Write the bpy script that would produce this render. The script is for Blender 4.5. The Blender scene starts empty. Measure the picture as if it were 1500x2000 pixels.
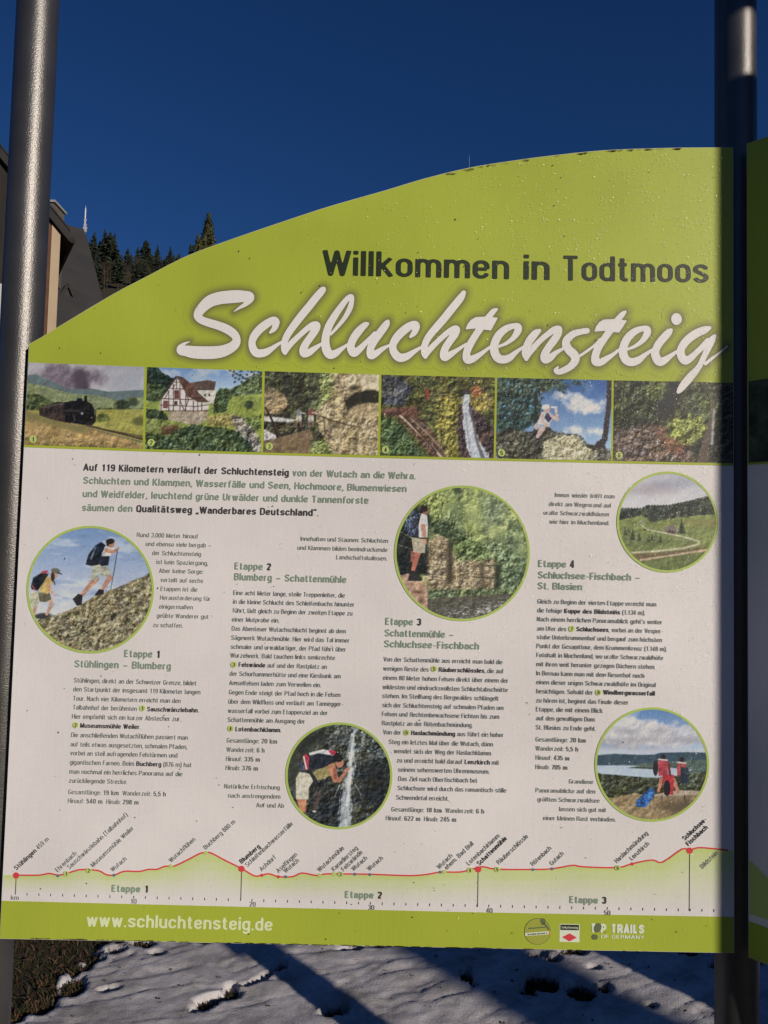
import bpy, math, random
import numpy as np
from mathutils import Vector, Matrix
random.seed(7)
rng = np.random.default_rng(11)

# ------------------------------------------------------------------ camera
SC = bpy.context.scene
COL = SC.collection
F_PX = 1502.0
CAM = Vector((0, 0, 1.60))
PITCH, ROLL, YAW = math.radians(3.12), math.radians(1.35), math.radians(0.45)
_f = Vector((math.sin(YAW) * math.cos(PITCH), math.cos(YAW) * math.cos(PITCH), math.sin(PITCH)))
_r0 = Vector((math.cos(YAW), -math.sin(YAW), 0))
_u0 = _r0.cross(_f)
_r = math.cos(ROLL) * _r0 + math.sin(ROLL) * _u0
_u = -math.sin(ROLL) * _r0 + math.cos(ROLL) * _u0
cam_data = bpy.data.cameras.new('camera')
cam = bpy.data.objects.new('camera', cam_data)
COL.objects.link(cam)
cam.matrix_world = Matrix(((_r.x, _u.x, -_f.x, CAM.x), (_r.y, _u.y, -_f.y, CAM.y),
                           (_r.z, _u.z, -_f.z, CAM.z), (0, 0, 0, 1)))
cam_data.sensor_fit = 'VERTICAL'
cam_data.sensor_height = 24
cam_data.lens = 24 * F_PX / 2000
cam_data.clip_start = 0.05
cam_data.clip_end = 3000
SC.camera = cam

# ------------------------------------------------------------------ light
SUN_EL = math.radians(19.5)
SUN_AZ = math.radians(138.7)                     # clockwise from +Y
SUN_DIR = Vector((math.sin(SUN_AZ) * math.cos(SUN_EL), math.cos(SUN_AZ) * math.cos(SUN_EL), math.sin(SUN_EL)))
world = bpy.data.worlds.new('World')
SC.world = world
world.use_nodes = True
wn = world.node_tree
sky = wn.nodes.new('ShaderNodeTexSky')
sky.sky_type = 'NISHITA'
sky.sun_disc = False
sky.sun_elevation = SUN_EL
sky.sun_rotation = SUN_AZ
sky.altitude = 1500
sky.air_density = 1.0
sky.dust_density = 0.1
sky.ozone_density = 5.0
bgn = wn.nodes['Background']
hsv = wn.nodes.new('ShaderNodeHueSaturation')        # the deep winter blue of mountain air
hsv.inputs['Hue'].default_value = 0.512
hsv.inputs['Saturation'].default_value = 1.17
hsv.inputs['Value'].default_value = 0.90
wn.links.new(sky.outputs[0], hsv.inputs['Color'])
wn.links.new(hsv.outputs[0], bgn.inputs[0])
bgn.inputs[1].default_value = 0.05
sun_data = bpy.data.lights.new('sun', 'SUN')
sun_data.energy = 3.25
sun_data.angle = math.radians(0.53)
sun_data.color = (1.0, 0.87, 0.745)
sun = bpy.data.objects.new('sun', sun_data)
COL.objects.link(sun)
sun.rotation_euler = SUN_DIR.to_track_quat('Z', 'Y').to_euler()
sun.location = (5, -6, 8)
SC.view_settings.view_transform = 'Standard'
SC.view_settings.look = 'None'
SC.view_settings.exposure = 0.0
SC.view_settings.gamma = 1.0
SC.view_settings.use_curve_mapping = False
SC.render.engine = 'CYCLES'

# ------------------------------------------------------------------ helpers
def ray(px, py):
    return (_f + _r * ((px - 750) / F_PX) + _u * ((1000 - py) / F_PX)).normalized()
def at_depth(px, py, y):
    d = ray(px, py)
    return CAM + d * (y / d.y)
def on_ground(px, py, z=0.0):
    d = ray(px, py)
    return CAM + d * ((z - CAM.z) / d.z)

YP = 1.705            # depth of the post axes
YB = YP - 0.052       # depth of the printed face of the big panel
def B(px, py):
    """photo position (arrays) -> x, z on the printed plane of the big panel"""
    px = np.asarray(px, float); py = np.asarray(py, float)
    a = (px - 750) / F_PX; b = (1000 - py) / F_PX
    dx = _f.x + _r.x * a + _u.x * b
    dy = _f.y + _r.y * a + _u.y * b
    dz = _f.z + _r.z * a + _u.z * b
    return CAM.x + dx * YB / dy, CAM.z + dz * YB / dy

def lin(c):
    c = np.asarray(c, float) / 255.0
    return np.where(c <= 0.04045, c / 12.92, ((c + 0.055) / 1.055) ** 2.4)
WHITE_SEEN = lin((206, 190, 177))
def ink(c):
    """base colour of a print whose sunlit colour reads c next to the white of the panel"""
    v = lin(c) / WHITE_SEEN * 0.78
    return np.clip(v, 0.004, 0.88)

def new_mat(name, color=(0.5, 0.5, 0.5), rough=0.6, metal=0.0, spec=0.5):
    m = bpy.data.materials.new(name)
    m.use_nodes = True
    p = m.node_tree.nodes['Principled BSDF']
    p.inputs['Base Color'].default_value = (*color, 1)
    p.inputs['Roughness'].default_value = rough
    p.inputs['Metallic'].default_value = metal
    p.inputs['Specular IOR Level'].default_value = spec
    return m
def nd(m, t, **k):
    n = m.node_tree.nodes.new(t)
    for a, v in k.items():
        setattr(n, a, v)
    return n
def lk(m, a, b):
    m.node_tree.links.new(a, b)
def noise_mat(name, c1, c2, scale=5, rough=0.8, bump=0.0, detail=6, stretch=(1, 1, 1), metal=0.0, spec=0.4, lo=0.3, hi=0.7, bscale=None):
    m = new_mat(name, c1, rough, metal, spec)
    p = m.node_tree.nodes['Principled BSDF']
    tc = nd(m, 'ShaderNodeTexCoord'); mp = nd(m, 'ShaderNodeMapping')
    mp.inputs['Scale'].default_value = stretch
    lk(m, tc.outputs['Object'], mp.inputs[0])
    n = nd(m, 'ShaderNodeTexNoise'); n.inputs['Scale'].default_value = scale; n.inputs['Detail'].default_value = detail
    lk(m, mp.outputs[0], n.inputs['Vector'])
    r = nd(m, 'ShaderNodeMapRange'); r.inputs[1].default_value = lo; r.inputs[2].default_value = hi
    lk(m, n.outputs[0], r.inputs[0])
    x = nd(m, 'ShaderNodeMix', data_type='RGBA')
    x.inputs[6].default_value = (*c1, 1); x.inputs[7].default_value = (*c2, 1)
    lk(m, r.outputs[0], x.inputs[0]); lk(m, x.outputs[2], p.inputs['Base Color'])
    if bump:
        n2 = nd(m, 'ShaderNodeTexNoise'); n2.inputs['Scale'].default_value = bscale or scale * 4; n2.inputs['Detail'].default_value = 5
        lk(m, mp.outputs[0], n2.inputs['Vector'])
        bp = nd(m, 'ShaderNodeBump'); bp.inputs['Strength'].default_value = bump; bp.inputs['Distance'].default_value = 0.02
        lk(m, n2.outputs[0], bp.inputs['Height']); lk(m, bp.outputs[0], p.inputs['Normal'])
    return m

def print_mat(name, color=None, rough=0.42):
    """printed film: flat ink or the colours stored on the print, under the same thin film of dirt and streaks"""
    m = new_mat(name, (0.5, 0.5, 0.5), rough, 0, 0.35)
    p = m.node_tree.nodes['Principled BSDF']
    if color is None:
        s = nd(m, 'ShaderNodeAttribute'); s.attribute_name = 'Col'; src = s.outputs['Color']
    else:
        s = nd(m, 'ShaderNodeRGB'); s.outputs[0].default_value = (*color, 1); src = s.outputs[0]
    g = nd(m, 'ShaderNodeNewGeometry')
    mp = nd(m, 'ShaderNodeMapping'); mp.inputs['Scale'].default_value = (90, 1, 4.0); lk(m, g.outputs['Position'], mp.inputs[0])
    n1 = nd(m, 'ShaderNodeTexNoise'); n1.inputs['Scale'].default_value = 3; n1.inputs['Detail'].default_value = 5
    lk(m, mp.outputs[0], n1.inputs['Vector'])
    n2 = nd(m, 'ShaderNodeTexNoise'); n2.inputs['Scale'].default_value = 3.2; n2.inputs['Detail'].default_value = 5
    lk(m, g.outputs['Position'], n2.inputs['Vector'])
    n3 = nd(m, 'ShaderNodeTexNoise'); n3.inputs['Scale'].default_value = 420; n3.inputs['Detail'].default_value = 2
    lk(m, g.outputs['Position'], n3.inputs['Vector'])
    a = nd(m, 'ShaderNodeMath', operation='MULTIPLY_ADD'); a.inputs[1].default_value = 0.12; lk(m, n1.outputs[0], a.inputs[0])
    b = nd(m, 'ShaderNodeMath', operation='MULTIPLY_ADD'); b.inputs[1].default_value = 0.38; lk(m, n2.outputs[0], b.inputs[0]); lk(m, b.outputs[0], a.inputs[2])
    c = nd(m, 'ShaderNodeMath', operation='MULTIPLY_ADD'); c.inputs[1].default_value = 0.22; c.inputs[2].default_value = 0.64
    lk(m, n3.outputs[0], c.inputs[0]); lk(m, c.outputs[0], b.inputs[2])
    mx = nd(m, 'ShaderNodeVectorMath', operation='SCALE'); lk(m, src, mx.inputs[0]); lk(m, a.outputs[0], mx.inputs['Scale'])
    lk(m, mx.outputs[0], p.inputs['Base Color'])
    rr = nd(m, 'ShaderNodeMath', operation='MULTIPLY_ADD'); rr.inputs[1].default_value = 0.25; rr.inputs[2].default_value = rough - 0.1
    lk(m, n2.outputs[0], rr.inputs[0]); lk(m, rr.outputs[0], p.inputs['Roughness'])
    return m

def raw_mesh(name, verts, loops, sizes, mats, mat_idx=None, col=None, smooth=False):
    me = bpy.data.meshes.new(name)
    verts = np.ascontiguousarray(verts, np.float32); loops = np.asarray(loops, np.int32); sizes = np.asarray(sizes, np.int32)
    me.vertices.add(len(verts)); me.vertices.foreach_set('co', verts.ravel())
    me.loops.add(len(loops)); me.loops.foreach_set('vertex_index', loops)
    starts = np.concatenate(([0], np.cumsum(sizes)[:-1])).astype(np.int32)
    me.polygons.add(len(sizes)); me.polygons.foreach_set('loop_start', starts)
    for m in mats: me.materials.append(m)
    if mat_idx is not None: me.polygons.foreach_set('material_index', np.asarray(mat_idx, np.int32))
    if smooth: me.polygons.foreach_set('use_smooth', np.ones(len(sizes), bool))
    me.update(calc_edges=True)
    if col is not None:
        at = me.color_attributes.new('Col', 'FLOAT_COLOR', 'POINT')
        at.data.foreach_set('color', np.concatenate([col, np.ones((len(col), 1))], 1).astype(np.float32).ravel())
    return me
def link(name, me, parent=None, **props):
    o = bpy.data.objects.new(name, me)
    COL.objects.link(o)
    if parent is not None: o.parent = parent
    for k, v in props.items(): o[k] = v
    return o
def empty(name, loc, label, cat, group=None, rz=0):
    o = bpy.data.objects.new(name, None); COL.objects.link(o)
    o.location = loc; o.rotation_euler = (0, 0, rz); o.empty_display_size = 0.2
    o['label'] = label; o['category'] = cat
    if group: o['group'] = group
    return o

class MB:
    """collects simple solids"""
    def __init__(s): s.v = []; s.f = []
    def add(s, v, f):
        b = len(s.v); s.v += [tuple(x) for x in v]; s.f += [tuple(b + i for i in t) for t in f]
    def box(s, lo, hi, M=None):
        p = [Vector((x, y, z)) for x in (lo[0], hi[0]) for y in (lo[1], hi[1]) for z in (lo[2], hi[2])]
        if M: p = [M @ q for q in p]
        s.add(p, [(0, 1, 3, 2), (4, 6, 7, 5), (0, 4, 5, 1), (2, 3, 7, 6), (0, 2, 6, 4), (1, 5, 7, 3)])
    def tube(s, a, b, r0, r1, n=12, cap=True):
        a = Vector(a); b = Vector(b); d = (b - a).normalized()
        x = d.orthogonal().normalized(); y = d.cross(x)
        v = [a + (x * math.cos(t) + y * math.sin(t)) * r0 for t in [2 * math.pi * i / n for i in range(n)]]
        v += [b + (x * math.cos(t) + y * math.sin(t)) * r1 for t in [2 * math.pi * i / n for i in range(n)]]
        f = [(i, (i + 1) % n, n + (i + 1) % n, n + i) for i in range(n)]
        if cap: f += [tuple(range(n - 1, -1, -1)), tuple(range(n, 2 * n))]
        s.add(v, f)
    def prism(s, poly, vec):
        """poly: planar outline (Vectors), extruded by vec"""
        n = len(poly); v = [Vector(p) for p in poly] + [Vector(p) + Vector(vec) for p in poly]
        s.add(v, [tuple(range(n - 1, -1, -1)), tuple(range(n, 2 * n))] + [(i, (i + 1) % n, n + (i + 1) % n, n + i) for i in range(n)])
    def build(s, name, mat, parent=None, smooth=False, **props):
        me = bpy.data.meshes.new(name); me.from_pydata(s.v, [], s.f)
        for m in (mat if isinstance(mat, list) else [mat]): me.materials.append(m)
        if smooth:
            me.polygons.foreach_set('use_smooth', np.ones(len(me.polygons), bool))
            me.set_sharp_from_angle(angle=math.radians(40))
        me.update()
        return link(name, me, parent, **props)

def hash2(ix, iy, seed):
    h = (ix.astype(np.int64) * 374761393 + iy.astype(np.int64) * 668265263 + seed * 982451653) & 0xFFFFFFFF
    h = ((h ^ (h >> 13)) * 1274126177) & 0xFFFFFFFF
    h = (h ^ (h >> 16)) & 0xFFFFFFFF
    return h / 4294967295.0
def vnoise(x, y, seed=0):
    ix = np.floor(x); iy = np.floor(y); fx = x - ix; fy = y - iy
    fx = fx * fx * (3 - 2 * fx); fy = fy * fy * (3 - 2 * fy)
    a = hash2(ix, iy, seed); b = hash2(ix + 1, iy, seed); c = hash2(ix, iy + 1, seed); d = hash2(ix + 1, iy + 1, seed)
    return (a + (b - a) * fx) * (1 - fy) + (c + (d - c) * fx) * fy
def fbm(x, y, seed=0, octv=4):
    s = 0; a = 0.5; t = 0
    for k in range(octv):
        s = s + a * vnoise(x, y, seed + 17 * k); t += a; x = x * 2.03 + 5.1; y = y * 2.03 + 3.7; a *= 0.55
    return s / t * 2 - 1

def marching(F, xs, ys):
    """region F<0 of a sampled field as non-overlapping polygons (rows of full cells are merged)"""
    V = []; L = []; S = []; idx = {}
    def vid(key, x, y):
        i = idx.get(key)
        if i is None:
            i = len(V); idx[key] = i; V.append((x, y))
        return i
    ins = F < 0
    cnt = ins[:-1, :-1].astype(int) + ins[:-1, 1:] + ins[1:, :-1] + ins[1:, 1:]
    ny, nx = F.shape
    for j in np.nonzero((cnt > 0).any(1))[0]:
        row = cnt[j]; i = 0
        act = np.nonzero(row > 0)[0]
        k = 0
        while k < len(act):
            i = act[k]
            if row[i] == 4:
                e = i
                while k + 1 < len(act) and act[k + 1] == e + 1 and row[e + 1] == 4:
                    e += 1; k += 1
                q = [vid((i, j), xs[i], ys[j]), vid((e + 1, j), xs[e + 1], ys[j]),
                     vid((e + 1, j + 1), xs[e + 1], ys[j + 1]), vid((i, j + 1), xs[i], ys[j + 1])]
                L += q; S.append(4)
            else:
                c = [(i, j), (i + 1, j), (i + 1, j + 1), (i, j + 1)]
                poly = []
                for a in range(4):
                    p, q = c[a], c[(a + 1) % 4]
                    fp, fq = F[p[1], p[0]], F[q[1], q[0]]
                    if fp < 0: poly.append(vid(p, xs[p[0]], ys[p[1]]))
                    if (fp < 0) != (fq < 0):
                        t = fp / (fp - fq)
                        poly.append(vid((min(p, q), max(p, q)), xs[p[0]] + t * (xs[q[0]] - xs[p[0]]), ys[p[1]] + t * (ys[q[1]] - ys[p[1]])))
                if len(poly) >= 3: L += poly; S.append(len(poly))
            k += 1
    return np.array(V, float).reshape(-1, 2), np.array(L, np.int32), np.array(S, np.int32)

def seg_sdf(X, Y, x0, y0, r0, x1, y1, r1):
    dx, dy = x1 - x0, y1 - y0; L2 = dx * dx + dy * dy + 1e-12
    t = np.clip(((X - x0) * dx + (Y - y0) * dy) / L2, 0, 1)
    return np.hypot(X - x0 - t * dx, Y - y0 - t * dy) - (r0 + (r1 - r0) * t)
def poly_sdf(X, Y, P):
    P = np.asarray(P, float); n = len(P)
    d = np.full(X.shape, 1e9); ins = np.zeros(X.shape, bool)
    for i in range(n):
        a = P[i]; b = P[(i + 1) % n]
        d = np.minimum(d, seg_sdf(X, Y, a[0], a[1], 0, b[0], b[1], 0))
        c = (a[1] > Y) != (b[1] > Y)
        xx = (b[0] - a[0]) * (Y - a[1]) / ((b[1] - a[1]) if b[1] != a[1] else 1e-9) + a[0]
        ins ^= c & (X < xx)
    return np.where(ins, -d, d)
def catmull(P, n=5):
    P = np.asarray(P, float)
    Q = np.concatenate([[2 * P[0] - P[1]], P, [2 * P[-1] - P[-2]]]); out = []
    for i in range(1, len(Q) - 2):
        for k in range(n):
            t = k / n
            out.append(0.5 * (2 * Q[i] + (Q[i + 1] - Q[i - 1]) * t + (2 * Q[i - 1] - 5 * Q[i] + 4 * Q[i + 1] - Q[i + 2]) * t * t
                              + (3 * Q[i] - Q[i - 1] - 3 * Q[i + 1] + Q[i + 2]) * t ** 3))
    out.append(P[-1])
    return np.array(out)

# ------------------------------------------------------------------ a condensed grotesque alphabet, drawn as strokes
def arc(cx, cy, rx, ry, a0, a1, n=9):
    out = []
    for i in range(n + 1):
        t = math.radians(a0 + (a1 - a0) * i / n); c, s = math.cos(t), math.sin(t)
        out.append((cx + rx * math.copysign(abs(c) ** 0.95, c), cy + ry * math.copysign(abs(s) ** 0.95, s)))
    return out
def glyph_strokes(ch, s):
    xh = 0.735
    b, X, T = s * 0.95, xh - s * 0.95, 1 - s * 0.95       # centre lines: baseline, x-height, cap height
    w = 0.305; m = w / 2; k = 0.185
    O = lambda x0, x1, y0, y1: [arc((x0 + x1) / 2, y1 - k, (x1 - x0) / 2, k, 0, 180)
                                + arc((x0 + x1) / 2, y0 + k, (x1 - x0) / 2, k, 180, 360) + [(x1, y1 - k)]]
    V = lambda x, y0=0, y1=1.0: [(x, y0), (x, y1)]
    H = lambda y, x0, x1: [(x0, y), (x1, y)]
    arch = lambda x0, x1, top, y0=0: [(x0, top - k * 1.1)] + arc((x0 + x1) / 2, top - k, (x1 - x0) / 2, k, 172, 0) + [(x1, y0)]
    cup = lambda x0, x1, bot, y1: [(x0, y1)] + arc((x0 + x1) / 2, bot + k, (x1 - x0) / 2, k, 180, 352)
    W = 0.36; M = W / 2; K = 0.2
    base = {'ä': 'a', 'ö': 'o', 'ü': 'u'}
    if ch in base:
        st, adv = glyph_strokes(base[ch], s); c = 0.15
        return st + [V(c - 0.085, 0.84, 0.97), V(c + 0.085, 0.84, 0.97)], adv
    low = {
        'a': ([[(w, 0), (w, X - k)] + arc(m, X - k, m, k, 0, 165), [(w, 0.44), (m, 0.42)] + arc(m - 0.01, b + 0.165, m - 0.01, 0.165, 100, 270) + [(w, b + 0.12)]], w),
        'b': ([V(0)] + O(0, w, b, X), w), 'd': ([V(w)] + O(0, w, b, X), w),
        'c': ([arc(m, X - k, m, k, 5, 180) + arc(m, b + k, m, k, 180, 355)], w * 0.97),
        'e': ([H(0.38, 0, w), [(w, 0.38), (w, X - k)] + arc(m, X - k, m, k, 0, 180) + arc(m, b + k, m, k, 180, 350)], w),
        'f': ([[(0.06, 0), (0.06, T - 0.12)] + arc(0.06 + 0.13, T - 0.12, 0.13, 0.12, 180, 90) + [(0.22, T)], H(X, -0.05, 0.2)], 0.19),
        'g': (O(0, w, b, X) + [[(w, xh), (w, -0.06)] + arc(m, -0.08, m, 0.13, 0, -165)], w),
        'h': ([V(0), arch(0, w, X)], w), 'i': ([V(0, 0, xh), V(0, 0.85, 1.0)], 0),
        'j': ([[(0, xh), (0, -0.15), (-0.06, -0.2)], V(0, 0.85, 1.0)], 0),
        'k': ([V(0), [(0, 0.3), (w, xh)], [(0.1, 0.42), (w + 0.02, 0)]], w), 'l': ([V(0)], 0),
        'm': ([V(0, 0, xh), arch(0, 0.27, X), arch(0.27, 0.54, X)], 0.54),
        'n': ([V(0, 0, xh), arch(0, w, X)], w), 'o': (O(0, w, b, X), w),
        'p': ([V(0, -0.24, xh)] + O(0, w, b, X), w), 'q': ([V(w, -0.24, xh)] + O(0, w, b, X), w),
        'r': ([V(0, 0, xh), [(0, X - 0.2)] + arc(0.16, X - 0.16, 0.16, 0.16, 165, 92)], 0.17),
        's': ([arc(m, X - 0.15, m, 0.15, 8, 195) + [(m * 0.5, 0.42), (m * 1.4, 0.335)] + arc(m, b + 0.155, m, 0.155, 20, -172)], w * 0.96),
        't': ([[(0.07, 0.93), (0.07, b + 0.1)] + arc(0.07 + 0.1, b + 0.1, 0.1, 0.1, 180, 270) + [(0.21, b)], H(X, -0.04, 0.2)], 0.19),
        'u': ([V(w, 0, xh), cup(0, w, b, xh)], w), 'v': ([[(0, xh), (m, 0.03), (w, xh)]], w),
        'w': ([[(0, xh), (0.12, 0.04), (0.24, xh - 0.06), (0.36, 0.04), (0.48, xh)]], 0.48),
        'x': ([[(0, 0), (w, xh)], [(0, xh), (w, 0)]], w), 'y': ([[(0, xh), (m, 0.05)], [(w, xh), (m * 0.8, -0.14), (0.02, -0.2)]], w),
        'z': ([H(X, 0.01, w), [(w, X), (0, b)], H(b, 0, w)], w),
        'ß': ([[(0, 0), (0, T - k)] + arc(m - 0.01, T - k, m - 0.01, k, 180, 0) + [(m * 1.4, 0.6), (m, 0.56)] + arc(m, 0.33, m, 0.21, 80, -90) + [(0.1, b)]], w),
    }
    cap = {
        'A': ([[(-0.02, 0), (0.2, 0.97), (0.42, 0)], H(0.3, 0.06, 0.34)], 0.40),
        'B': ([V(0), [(0, T), (M, T)] + arc(M, T - 0.2, M, 0.2, 90, -90) + [(0, T - 0.4)], [(M, T - 0.4)] + arc(M, b + 0.235, M, 0.235, 90, -90) + [(0, b)]], W),
        'D': ([V(0), [(0, T), (M, T)] + arc(M, T - K, M, K, 90, 0) + arc(M, b + K, M, K, 0, -90) + [(0, b)]], W),
        'E': ([V(0), H(T, 0, 0.32), H(0.53, 0, 0.29), H(b, 0, 0.32)], 0.31), 'F': ([V(0), H(T, 0, 0.31), H(0.5, 0, 0.28)], 0.28),
        'G': ([arc(M, T - K, M, K, 8, 180) + arc(M, b + K, M, K, 180, 355) + [(W, 0.46)], H(0.46, M, W)], W),
        'H': ([V(0), V(W), H(0.53, 0, W)], W), 'I': ([V(0)], 0),
        'J': ([[(0.24, 1), (0.24, b + 0.14)] + arc(0.12, b + 0.14, 0.12, 0.14, 0, -170)], 0.24),
        'K': ([V(0), [(0, 0.36), (W, 1)], [(0.12, 0.52), (W + 0.02, 0)]], W), 'L': ([V(0), H(b, 0, 0.29)], 0.27),
        'M': ([V(0), V(0.48), [(0.01, 1), (0.24, 0.08), (0.47, 1)]], 0.48), 'N': ([V(0), V(W), [(0.01, 1), (W - 0.01, 0)]], W),
        'O': (O(0, W, b, T), W), 'P': ([V(0), [(0, T), (M, T)] + arc(M, T - 0.25, M, 0.25, 90, -90) + [(0, T - 0.5)]], W),
        'Q': (O(0, W, b, T) + [[(M, 0.2), (W + 0.03, -0.02)]], W),
        'R': ([V(0), [(0, T), (M, T)] + arc(M, T - 0.22, M, 0.22, 90, -90) + [(0, T - 0.44)], [(M, T - 0.44), (W - 0.03, 0.35), (W, 0)]], W),
        'S': ([arc(M, T - 0.2, M, 0.2, 5, 195) + [(M * 0.5, 0.6), (M * 1.5, 0.45)] + arc(M, b + 0.22, M, 0.22, 20, -175)], W),
        'T': ([V(0.18), H(T, -0.02, 0.38)], 0.36), 'U': ([cup(0, W, b, 1) + [(W, 1)]], W), 'V': ([[(-0.02, 1), (0.18, 0.03), (0.38, 1)]], 0.36),
        'W': ([[(-0.02, 1), (0.14, 0.04), (0.29, 0.94), (0.44, 0.04), (0.6, 1)]], 0.58), 'Z': ([H(T, 0, 0.34), [(0.34, T), (0, b)], H(b, 0, 0.35)], 0.34),
        'Y': ([[(0, 1), (0.18, 0.46), (0.36, 1)], [(0.18, 0.46), (0.18, 0)]], 0.36),
        '0': (O(0, w, b, T), w), '1': ([V(0.19), [(0.03, 0.76), (0.19, 0.86)]], 0.26),
        '2': ([arc(m, T - 0.2, m, 0.2, 170, -25) + [(0, b)], H(b, 0, w)], w),
        '3': ([arc(m, T - 0.2, m, 0.2, 165, -85, 12), arc(m, b + 0.235, m, 0.235, 88, -165, 12)], w),
        '4': ([[(0.22, 0), (0.22, 1), (0, 0.27), (w + 0.03, 0.27)]], w), '5': ([[(w, T), (0.03, T), (0.0, 0.5)] + arc(m, b + 0.27, m, 0.27, 140, -165, 12)], w),
        '6': (O(0, w, b, 0.58) + [[(0, 0.4), (0, T - 0.2)] + arc(m, T - 0.17, m, 0.17, 180, 15)], w),
        '7': ([[(0, T), (w, T), (0.1, 0)]], w), '8': (O(0, w, b, 0.53) + [arc(m, T - 0.2, m * 0.93, 0.2, -90, 270, 16)], w),
        '9': (O(0, w, 0.44, T) + [[(w, 0.6), (w, b + 0.17)] + arc(m, b + 0.17, m, 0.17, 0, -165)], w),
        '.': ([V(0, 0, 0.13)], 0), ',': ([[(0, 0.12), (0, 0), (-0.04, -0.13)]], 0), ':': ([V(0, 0, 0.13), V(0, 0.5, 0.63)], 0),
        '-': ([H(0.37, 0, 0.2)], 0.2), '–': ([H(0.37, 0.0, 0.42)], 0.42), "'": ([V(0, 0.74, 1)], 0),
        '„': ([[(0, 0.12), (-0.02, -0.13)], [(0.14, 0.12), (0.12, -0.13)]], 0.15), '“': ([[(0, 0.76), (0.02, 1.0)], [(0.14, 0.76), (0.16, 1.0)]], 0.15),
        '(': ([[(0.13, 1.03), (0.03, 0.75), (0, 0.4), (0.03, 0.05), (0.13, -0.2)]], 0.1), ')': ([[(0, 1.03), (0.1, 0.75), (0.13, 0.4), (0.1, 0.05), (0, -0.2)]], 0.13),
    }
    if ch == ' ': return [], 0.10
    st, adv = (low.get(ch) or cap.get(ch) or ([], 0.2))
    return st, adv
_gc = {}
def glyph(ch, s, res):
    if ch in ".,:äöüi„“j'" and res < 22: res = 22
    elif res == 11: res = 14
    key = (ch, s, res)
    if key in _gc: return _gc[key]
    st, adv = glyph_strokes(ch, s)
    adv = adv + 2 * s + 0.066
    if not st:
        _gc[key] = (np.zeros((0, 2)), np.zeros(0, np.int32), np.zeros(0, np.int32), adv); return _gc[key]
    pts = np.array([p for q in st for p in q])
    h = 1.0 / res
    xs = np.arange(pts[:, 0].min() - s - 1.5 * h, pts[:, 0].max() + s + 2 * h, h)
    ys = np.arange(pts[:, 1].min() - s - 1.5 * h, pts[:, 1].max() + s + 2 * h, h)
    X, Y = np.meshgrid(xs, ys); D = np.full(X.shape, 9.0)
    for q in st:
        n = len(q) - 1
        for i in range(n):
            (x0, y0), (x1, y1) = q[i], q[i + 1]
            L = math.hypot(x1 - x0, y1 - y0)
            if L < 1e-6: continue
            ux, uy = (x1 - x0) / L, (y1 - y0) / L
            al = (X - x0) * ux + (Y - y0) * uy; pe = np.abs((X - x0) * uy - (Y - y0) * ux)
            d = np.hypot(pe, np.maximum(0, np.maximum(-al, al - L))) - s
            if i == 0: d = np.where(al < 0, np.maximum(pe - s, -al), d)
            if i == n - 1: d = np.where(al > L, np.maximum(pe - s, al - L), d)
            if i == 0 or i == n - 1: d = np.maximum(d, -al if i == 0 else d); d = np.maximum(d, (al - L) if i == n - 1 else d)
            D = np.minimum(D, d)
    v, l, z = marching(D, xs, ys)
    v = v + np.array([s + 0.042, 0])
    _gc[key] = (v, l, z, adv)
    return _gc[key]

class TextBlock:
    def __init__(s): s.v = []; s.l = []; s.z = []; s.m = []; s.n = 0; s.mats = []
    def slot(s, m):
        if m not in s.mats: s.mats.append(m)
        return s.mats.index(m)
    def line(s, text, p0, p1, cap, normal, bold, res=11, sn=0.056, sb=0.074, fit=True):
        """p0, p1: x,z of the two ends of the baseline on the board; * switches the bold ink on and off, ~ switches back"""
        runs = []; cur = False; buf = ''
        for c in text:
            if c in '*~':
                if buf: runs.append((buf, cur))
                buf = ''; cur = (c == '*') and not cur
            else: buf += c
        if buf: runs.append((buf, cur))
        place = []; x = 0
        for t, b in runs:
            for c in t:
                v, l, z, adv = glyph(c, sb if b else sn, res)
                if len(v): place.append((x, v, l, z, b))
                x += adv
        d = np.array(p1) - np.array(p0); W = float(np.hypot(*d)); d = d / W
        sx = W / (x - 0.08) if fit else cap
        nrm = np.array([-d[1], d[0]])
        for x0, v, l, z, b in place:
            u = (v[:, 0:1] + x0 - 0.04) * sx; w = v[:, 1:2] * cap
            s.v.append(np.array(p0) + u * d + w * nrm); s.l.append(l + s.n); s.n += len(v); s.z.append(z)
            s.m.append(np.full(len(z), s.slot(bold if b else normal)))
    def poly(s, P, mat):
        P = np.array(P, float); s.v.append(P); s.l.append(np.arange(len(P)) + s.n); s.n += len(P); s.z.append(np.array([len(P)])); s.m.append(np.array([s.slot(mat)]))
    def field(s, F, xs, ys, mat, mapping):
        v, l, z = marching(F, xs, ys)
        x, y = mapping(v[:, 0], v[:, 1]); s.v.append(np.stack([x, y], 1)); s.l.append(l + s.n); s.n += len(v); s.z.append(z); s.m.append(np.full(len(z), s.slot(mat)))
    def build(s, name, parent, layer, place, **props):
        v = np.concatenate(s.v); w = place(v[:, 0], v[:, 1], layer)
        me = raw_mesh(name, w, np.concatenate(s.l), np.concatenate(s.z), s.mats, np.concatenate(s.m))
        return link(name, me, parent, **props)

LAYER = 0.0004
def on_panel(x, z, k):
    return np.stack([x, np.full_like(x, YB - k * LAYER), z], 1)

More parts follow.
